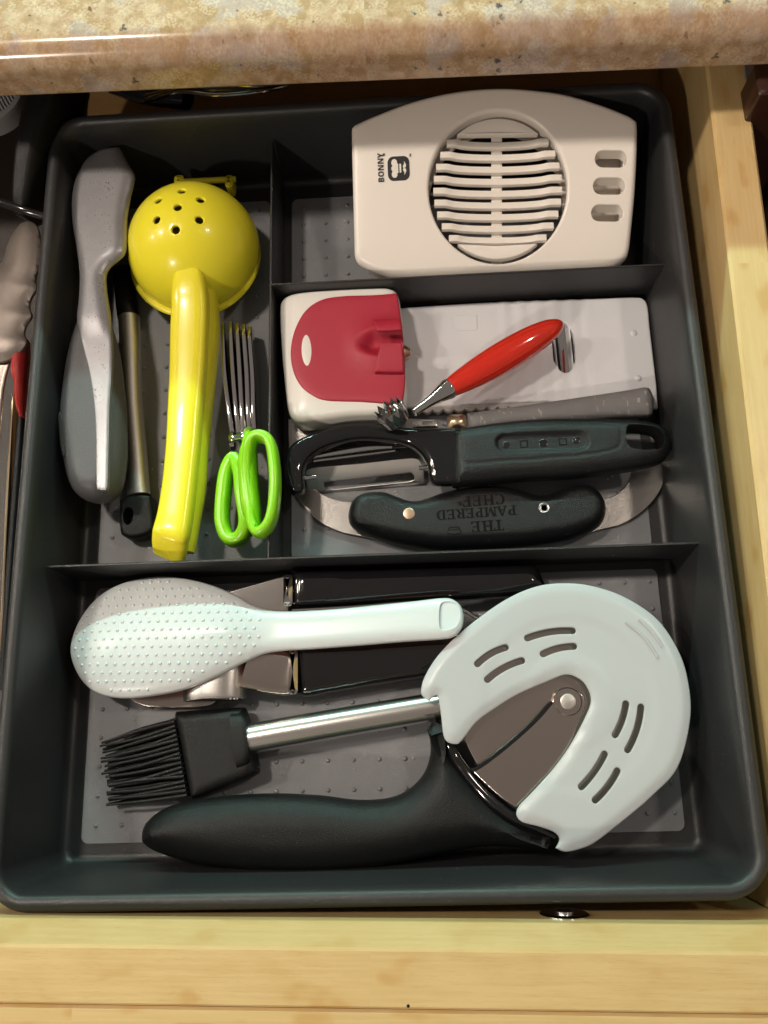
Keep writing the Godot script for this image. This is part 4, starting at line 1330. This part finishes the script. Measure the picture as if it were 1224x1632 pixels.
func make_pizza_wheel() -> void:
	var t := thing("pizza_cutter", "pizza cutter with a curved black handle, steel wheel and frosted slotted guard", "pizza cutter", Vector3(32.9, 0, -31.6))
	var o := curve([-122.5, -13, -120.8, -20.3, -112.1, -26.9, -98.3, -30.7, -75.2, -33, -52.1, -33.4, -29.1, -31.9, -9.6, -29.3, 6.7, -29.9, 17.2, -34, 25.3, -41.8, 29, -51.8, 29.1, -61.9, 31, -68.9, 34.2, -67.5, 38.3, -56.3, 46.2, -43.2, 55.3, -31.9, 64.4, -23.1, 73.6, -17.2, 83.5, -13.7, 90.2, -10.5, 91.4, -5.7, 87.7, -2.8, 72.7, -4.3, 57, -5.2, 37.8, -3.2, 18.6, 0.3, -0.6, 3.2, -26.2, 5.1, -51.9, 4.6, -77.8, 2.3, -97.4, -0.7, -113.2, -5.5, -120.3, -9.3])
	obj("handle", pillow(o, 17, 13.5, 15.5, 17, 2.4), M.black_soft, t, 60)
	var hub := Vector3(100.8, 30, -75.7)
	obj("wheel", lathe(hub - Vector3(0, 7.2, 0), hub + Vector3(0, 1, 0), [[0, 48], [0.1, 55.5], [0.5, 56.4], [0.9, 55.5], [1.2, 48], [1.3, 0.1]], 96), M.brown_steel, t)
	var arm := curve([94.8, -80.7, 97.5, -82.2, 100.1, -82.8, 103.6, -82.3, 107.3, -80.3, 109.9, -76.8, 109.5, -72.3, 106.4, -66.2, 100.7, -54.5, 90.5, -42.2, 71.3, -24.3, 71.3, -24.3, 64.1, -29.2, 56.6, -36, 49.7, -42.9, 49.7, -42.9, 55.6, -45.8, 69.6, -55.3, 83.1, -66.2, 92.1, -75], 1.4)
	obj("arm", plate(arm, 25.6, 27.6, 0.6, [], 5), M.brown_steel, t)
	obj("arm_edge", loft([[49.7, 27.6, -42.6, 0.9, 0.5], [56.3, 27.6, -46.1, 1, 0.6], [69.9, 27.6, -55.6, 1, 0.6], [83.5, 27.6, -66.5, 1, 0.6], [92.8, 27.6, -75.7, 0.9, 0.5]], 8, 4), M.black_gloss, t)
	obj("pivot_washer", lathe(hub - Vector3(0, 3, 0), hub + Vector3(0, 4, 0), [[0, 7.2], [1.4, 7.2], [1.9, 6.7], [2.0, 0.1]], 32), M.brown_steel, t)
	obj("rivet", lathe(hub - Vector3(0, 1.2, 0), hub + Vector3(0, 4, 0), [[0, 4.0], [0.9, 3.9], [1.2, 3.3], [1.3, 0.1]], 28), M.steel_blade, t)
	obj("frame", loft([[36.1, 14, -61.7, 2, 4], [38.9, 22, -54.7, 3.4, 5], [46.7, 22, -42.1, 3.6, 5], [56.7, 22, -30.1, 3.8, 5], [67.9, 22, -20.8, 3.8, 5], [79.5, 22, -14.5, 3, 5], [89.8, 22, -9.6, 2, 4]], 14, 4), M.black_gloss, t)
	var g := curve([25.3, -82.2, 27.6, -90.4, 35.9, -102.1, 50, -114.7, 70.9, -128.6, 88.9, -135.7, 105.2, -136.8, 119.7, -134.3, 135.2, -127.8, 149.9, -116.1, 158.7, -100.2, 162, -84.6, 161, -65.6, 152.2, -42.4, 138.1, -29, 123.1, -17.9, 108.5, -8.1, 100.6, -5, 93.1, -3.8, 88.7, -5.6, 88.7, -5.6, 90.9, -9.6, 88.7, -12.8, 81.5, -15.6, 73, -18.1, 70.5, -21.7, 72.3, -25.8, 78.3, -31.3, 90, -42.4, 99.3, -53.4, 108, -67, 112, -75.9, 110.1, -83.5, 106, -87.5, 100, -89.2, 89.5, -85.7, 74.6, -79.8, 63.3, -73.5, 53.3, -66.9, 45.2, -57.8, 42.5, -56.1, 38.1, -57.1, 36, -60.6, 35.2, -70.5, 34.5, -77.5, 33.7, -80.7, 31.4, -80.1, 29.4, -77.9, 27.2, -79.6], 1.6)
	var holes := []
	for q in [ [Vector3(55.2, 33, -95.9), Vector3(70.2, 33, -103.9), -1.4], [Vector3(59.9, 33, -87.8), Vector3(78.2, 33, -96.9), -1.5], [Vector3(81.9, 33, -108.4), Vector3(105.5, 33, -111.5), -1.6], [Vector3(89.4, 33, -100), Vector3(105.5, 33, -103.4), -1.2], [Vector3(122.5, 33, -58.6), Vector3(129.3, 33, -73.6), 1.0], [Vector3(128, 33, -51.2), Vector3(136.7, 33, -71.8), 1.6], [Vector3(103.5, 33, -34.1), Vector3(116.3, 33, -49.3), 1.0], [Vector3(109.7, 33, -27.7), Vector3(121.8, 33, -41.1), 1.0] ]:
		holes.append([bent_pill(Vector2(q[0].x, q[0].z), Vector2(q[1].x, q[1].z), q[2] * 1.6, 1.75), 0.6])
	var hc := Vector2(hub.x, hub.z)
	var top := func(u: Vector2, d: float) -> Vector3:
		var q := u.distance_to(hc)
		return Vector3(u.x, 32.0 + 1.4 * smoothstep(0.0, 5.0, d) + 0.6 * (1.0 - smoothstep(12.0, 17.0, q)) - 0.5 * smoothstep(20.0, 26.0, q) * (1.0 - smoothstep(40.0, 46.0, q)), u.y)
	obj("guard", sheet(g, holes, top, func(u, d): return top.call(u, d) - Vector3(0, 2.2, 0), rounding(0.9, 3), 2.2), M.guard, t, 60)
	for q in [ [Vector3(132.8, 34, -115.1), Vector3(141.3, 34, -107), Vector3(147.5, 34, -96.3)], [Vector3(139.7, 34, -116.2), Vector3(145.5, 34, -109.8), Vector3(150.1, 34, -102.2)] ]:
		obj("guard_ridge", tube([q[0] - Vector3(0, 0.35, 0), q[1] - Vector3(0, 0.35, 0), q[2] - Vector3(0, 0.35, 0)], 0.6, 8), M.guard, t)


# ---------- things beside and behind the tray ----------
func make_neighbours() -> void:
	var liner := thing("dark_liner", "dark brown liner sheet on the drawer bottom left of the tray", "drawer liner", Vector3(-320, 0, -300))
	obj("sheet", plate(rrect(-452, -600, -190, 12, 6), -0.9, 0.4, 0.3, [], 60), paint(Color(0.022, 0.016, 0.012), 0.5), liner)
	var t := thing("ribbed_lid", "pale grey ribbed round lid in the far left corner of the drawer", "lid", Vector3(-243.7, 20, -475.2))
	var c := Vector3(-237.1, 46, -461.8)
	obj("disc", lathe(c - Vector3(0, 14, 0), c + Vector3(0, 4, 0), [[0, 26], [10, 27], [13, 26.4], [14.2, 24.5], [14.2, 0.1]], 48), paint(Color(0.30, 0.29, 0.30), 0.45), t)
	for k in 22:
		var x := -22.0 + k * 2.1
		var w := sqrt(maxf(0.0, 24.0 * 24.0 - x * x))
		if w > 2:
			var a := c + Vector3(x, 0.5, -w).rotated(Vector3.UP, 0.5) 
			var b := c + Vector3(x, 0.5, w).rotated(Vector3.UP, 0.5)
			obj("rib", tube([a, b], 0.62, 6, 1), paint(Color(0.42, 0.41, 0.42), 0.4), t)

	t = thing("black_spatula", "black nylon spatula standing on edge along the outer left side of the tray", "spatula", Vector3(-220.4, 0, -440.5))
	obj("blade", loft([[-175.3, 58, -455.8, 8, 20], [-181.8, 56, -437.6, 10, 22], [-188.4, 52, -418.9, 9, 22], [-194.1, 48, -398, 8, 20], [-198.8, 44, -375, 6, 16], [-201.4, 42, -367, 3, 9]], 18, 4, 3.5), M.black_soft, t)

	t = thing("black_wire_handle", "glossy black wire handle crossing the left edge of the drawer", "wire handle", Vector3(-208.5, 40, -376.2))
	obj("wire", tube([Vector3(-227.3, 56, -376.2), Vector3(-211.7, 56, -371), Vector3(-198.5, 55, -365.8), Vector3(-185.6, 52, -362.4)], 2.3, 14), M.wire_black, t)

	t = thing("kitchen_tongs", "steel tongs with a scalloped head lying left of the tray", "tongs", Vector3(-224.4, 10, -297.7))
	var head := curve([-212.8, -336.5, -210.1, -348, -207, -356.7, -202.2, -362.7, -196.1, -363.2, -191.4, -357, -188.8, -343.4, -189.1, -333, -190.7, -324.9, -189.4, -317.9, -192, -313.1, -193, -306.7, -191, -300.6, -193.6, -295.6, -194.6, -290.1, -192.7, -284.5, -195.1, -279.1, -199.9, -274.7, -207.8, -272.7, -219.1, -276.4, -226.4, -304.5, -222.3, -328.7], 1.2)
	obj("head", sheet(head, [], func(u, d): return Vector3(u.x, 46 + 5.0 * swell(d, 20), u.y), func(u, d): return Vector3(u.x, 45 + 4.4 * swell(d, 20), u.y), rounding(0.4, 1), 2.4), M.steel_dull, t)
	obj("arm", loft([[-207.3, 44, -280.7, 6, 1], [-211.1, 40, -259.3, 4, 1.2], [-213, 34, -223.4, 3.5, 1.2], [-212.9, 30, -176.6, 3.5, 1.2], [-211.8, 28, -124.1, 3.5, 1.2]], 14, 4, 4.0), M.brown_steel, t)
	obj("arm", loft([[-205.7, 30, -259.3, 0.9, 3], [-205.2, 28, -225.1, 0.9, 4], [-204.8, 26, -188.2, 0.9, 4], [-203.5, 24, -138.2, 0.9, 4], [-202.3, 24, -97, 0.9, 4]], 12, 4, 4.0), M.brass, t)

	t = thing("red_silicone_spatula", "red silicone tipped spatula between the steel tongs and the tray", "spatula", Vector3(-214.1, 10, -280.3))
	obj("tip", loft([[-196.8, 38, -289, 1.5, 3], [-198.3, 40, -282.1, 4, 7], [-198.4, 40, -270.3, 4.2, 8], [-197.6, 38, -262.6, 3.4, 8], [-197.7, 36, -252.5, 3.2, 7], [-197.2, 34, -243.6, 1.5, 4]], 16, 4), paint(Color(0.33, 0.02, 0.018), 0.4), t)
	obj("handle", loft([[-200.2, 30, -247.2, 2.4, 3], [-200.9, 28, -209.8, 2.6, 3], [-201.1, 26, -159, 2.6, 3], [-199.9, 26, -90.2, 2.6, 3]], 12, 3), M.black, t)

	t = thing("wire_whisk", "black and steel wire whisk behind the tray under the countertop", "whisk", Vector3(-108.6, 20, -470.4))
	for k in 5:
		var s := (k - 2) * 7.0
		obj("whisk_wire", tube([Vector3(-129.9, 50, -442.2) + Vector3(0, 0, s * 0.2), Vector3(-104.9, 58, -440.6) + Vector3(0, s * 0.4, s * 0.5), Vector3(-81.5, 60, -440.7) + Vector3(0, s * 0.5, s), Vector3(-55.4, 58, -438.8) + Vector3(0, s * 0.4, s * 0.6), Vector3(-42, 52, -445.8) + Vector3(0, 0, s * 0.2)], 1.0, 8), M.wire_black if k % 2 else M.chrome, t)
	obj("handle", loft([[-105.2, 44, -445.5, 7, 6], [-117.9, 42, -451, 8, 7], [-134.7, 40, -456.7, 8, 7], [-156.1, 38, -466.7, 7, 6]], 16, 4), M.wire_black, t)
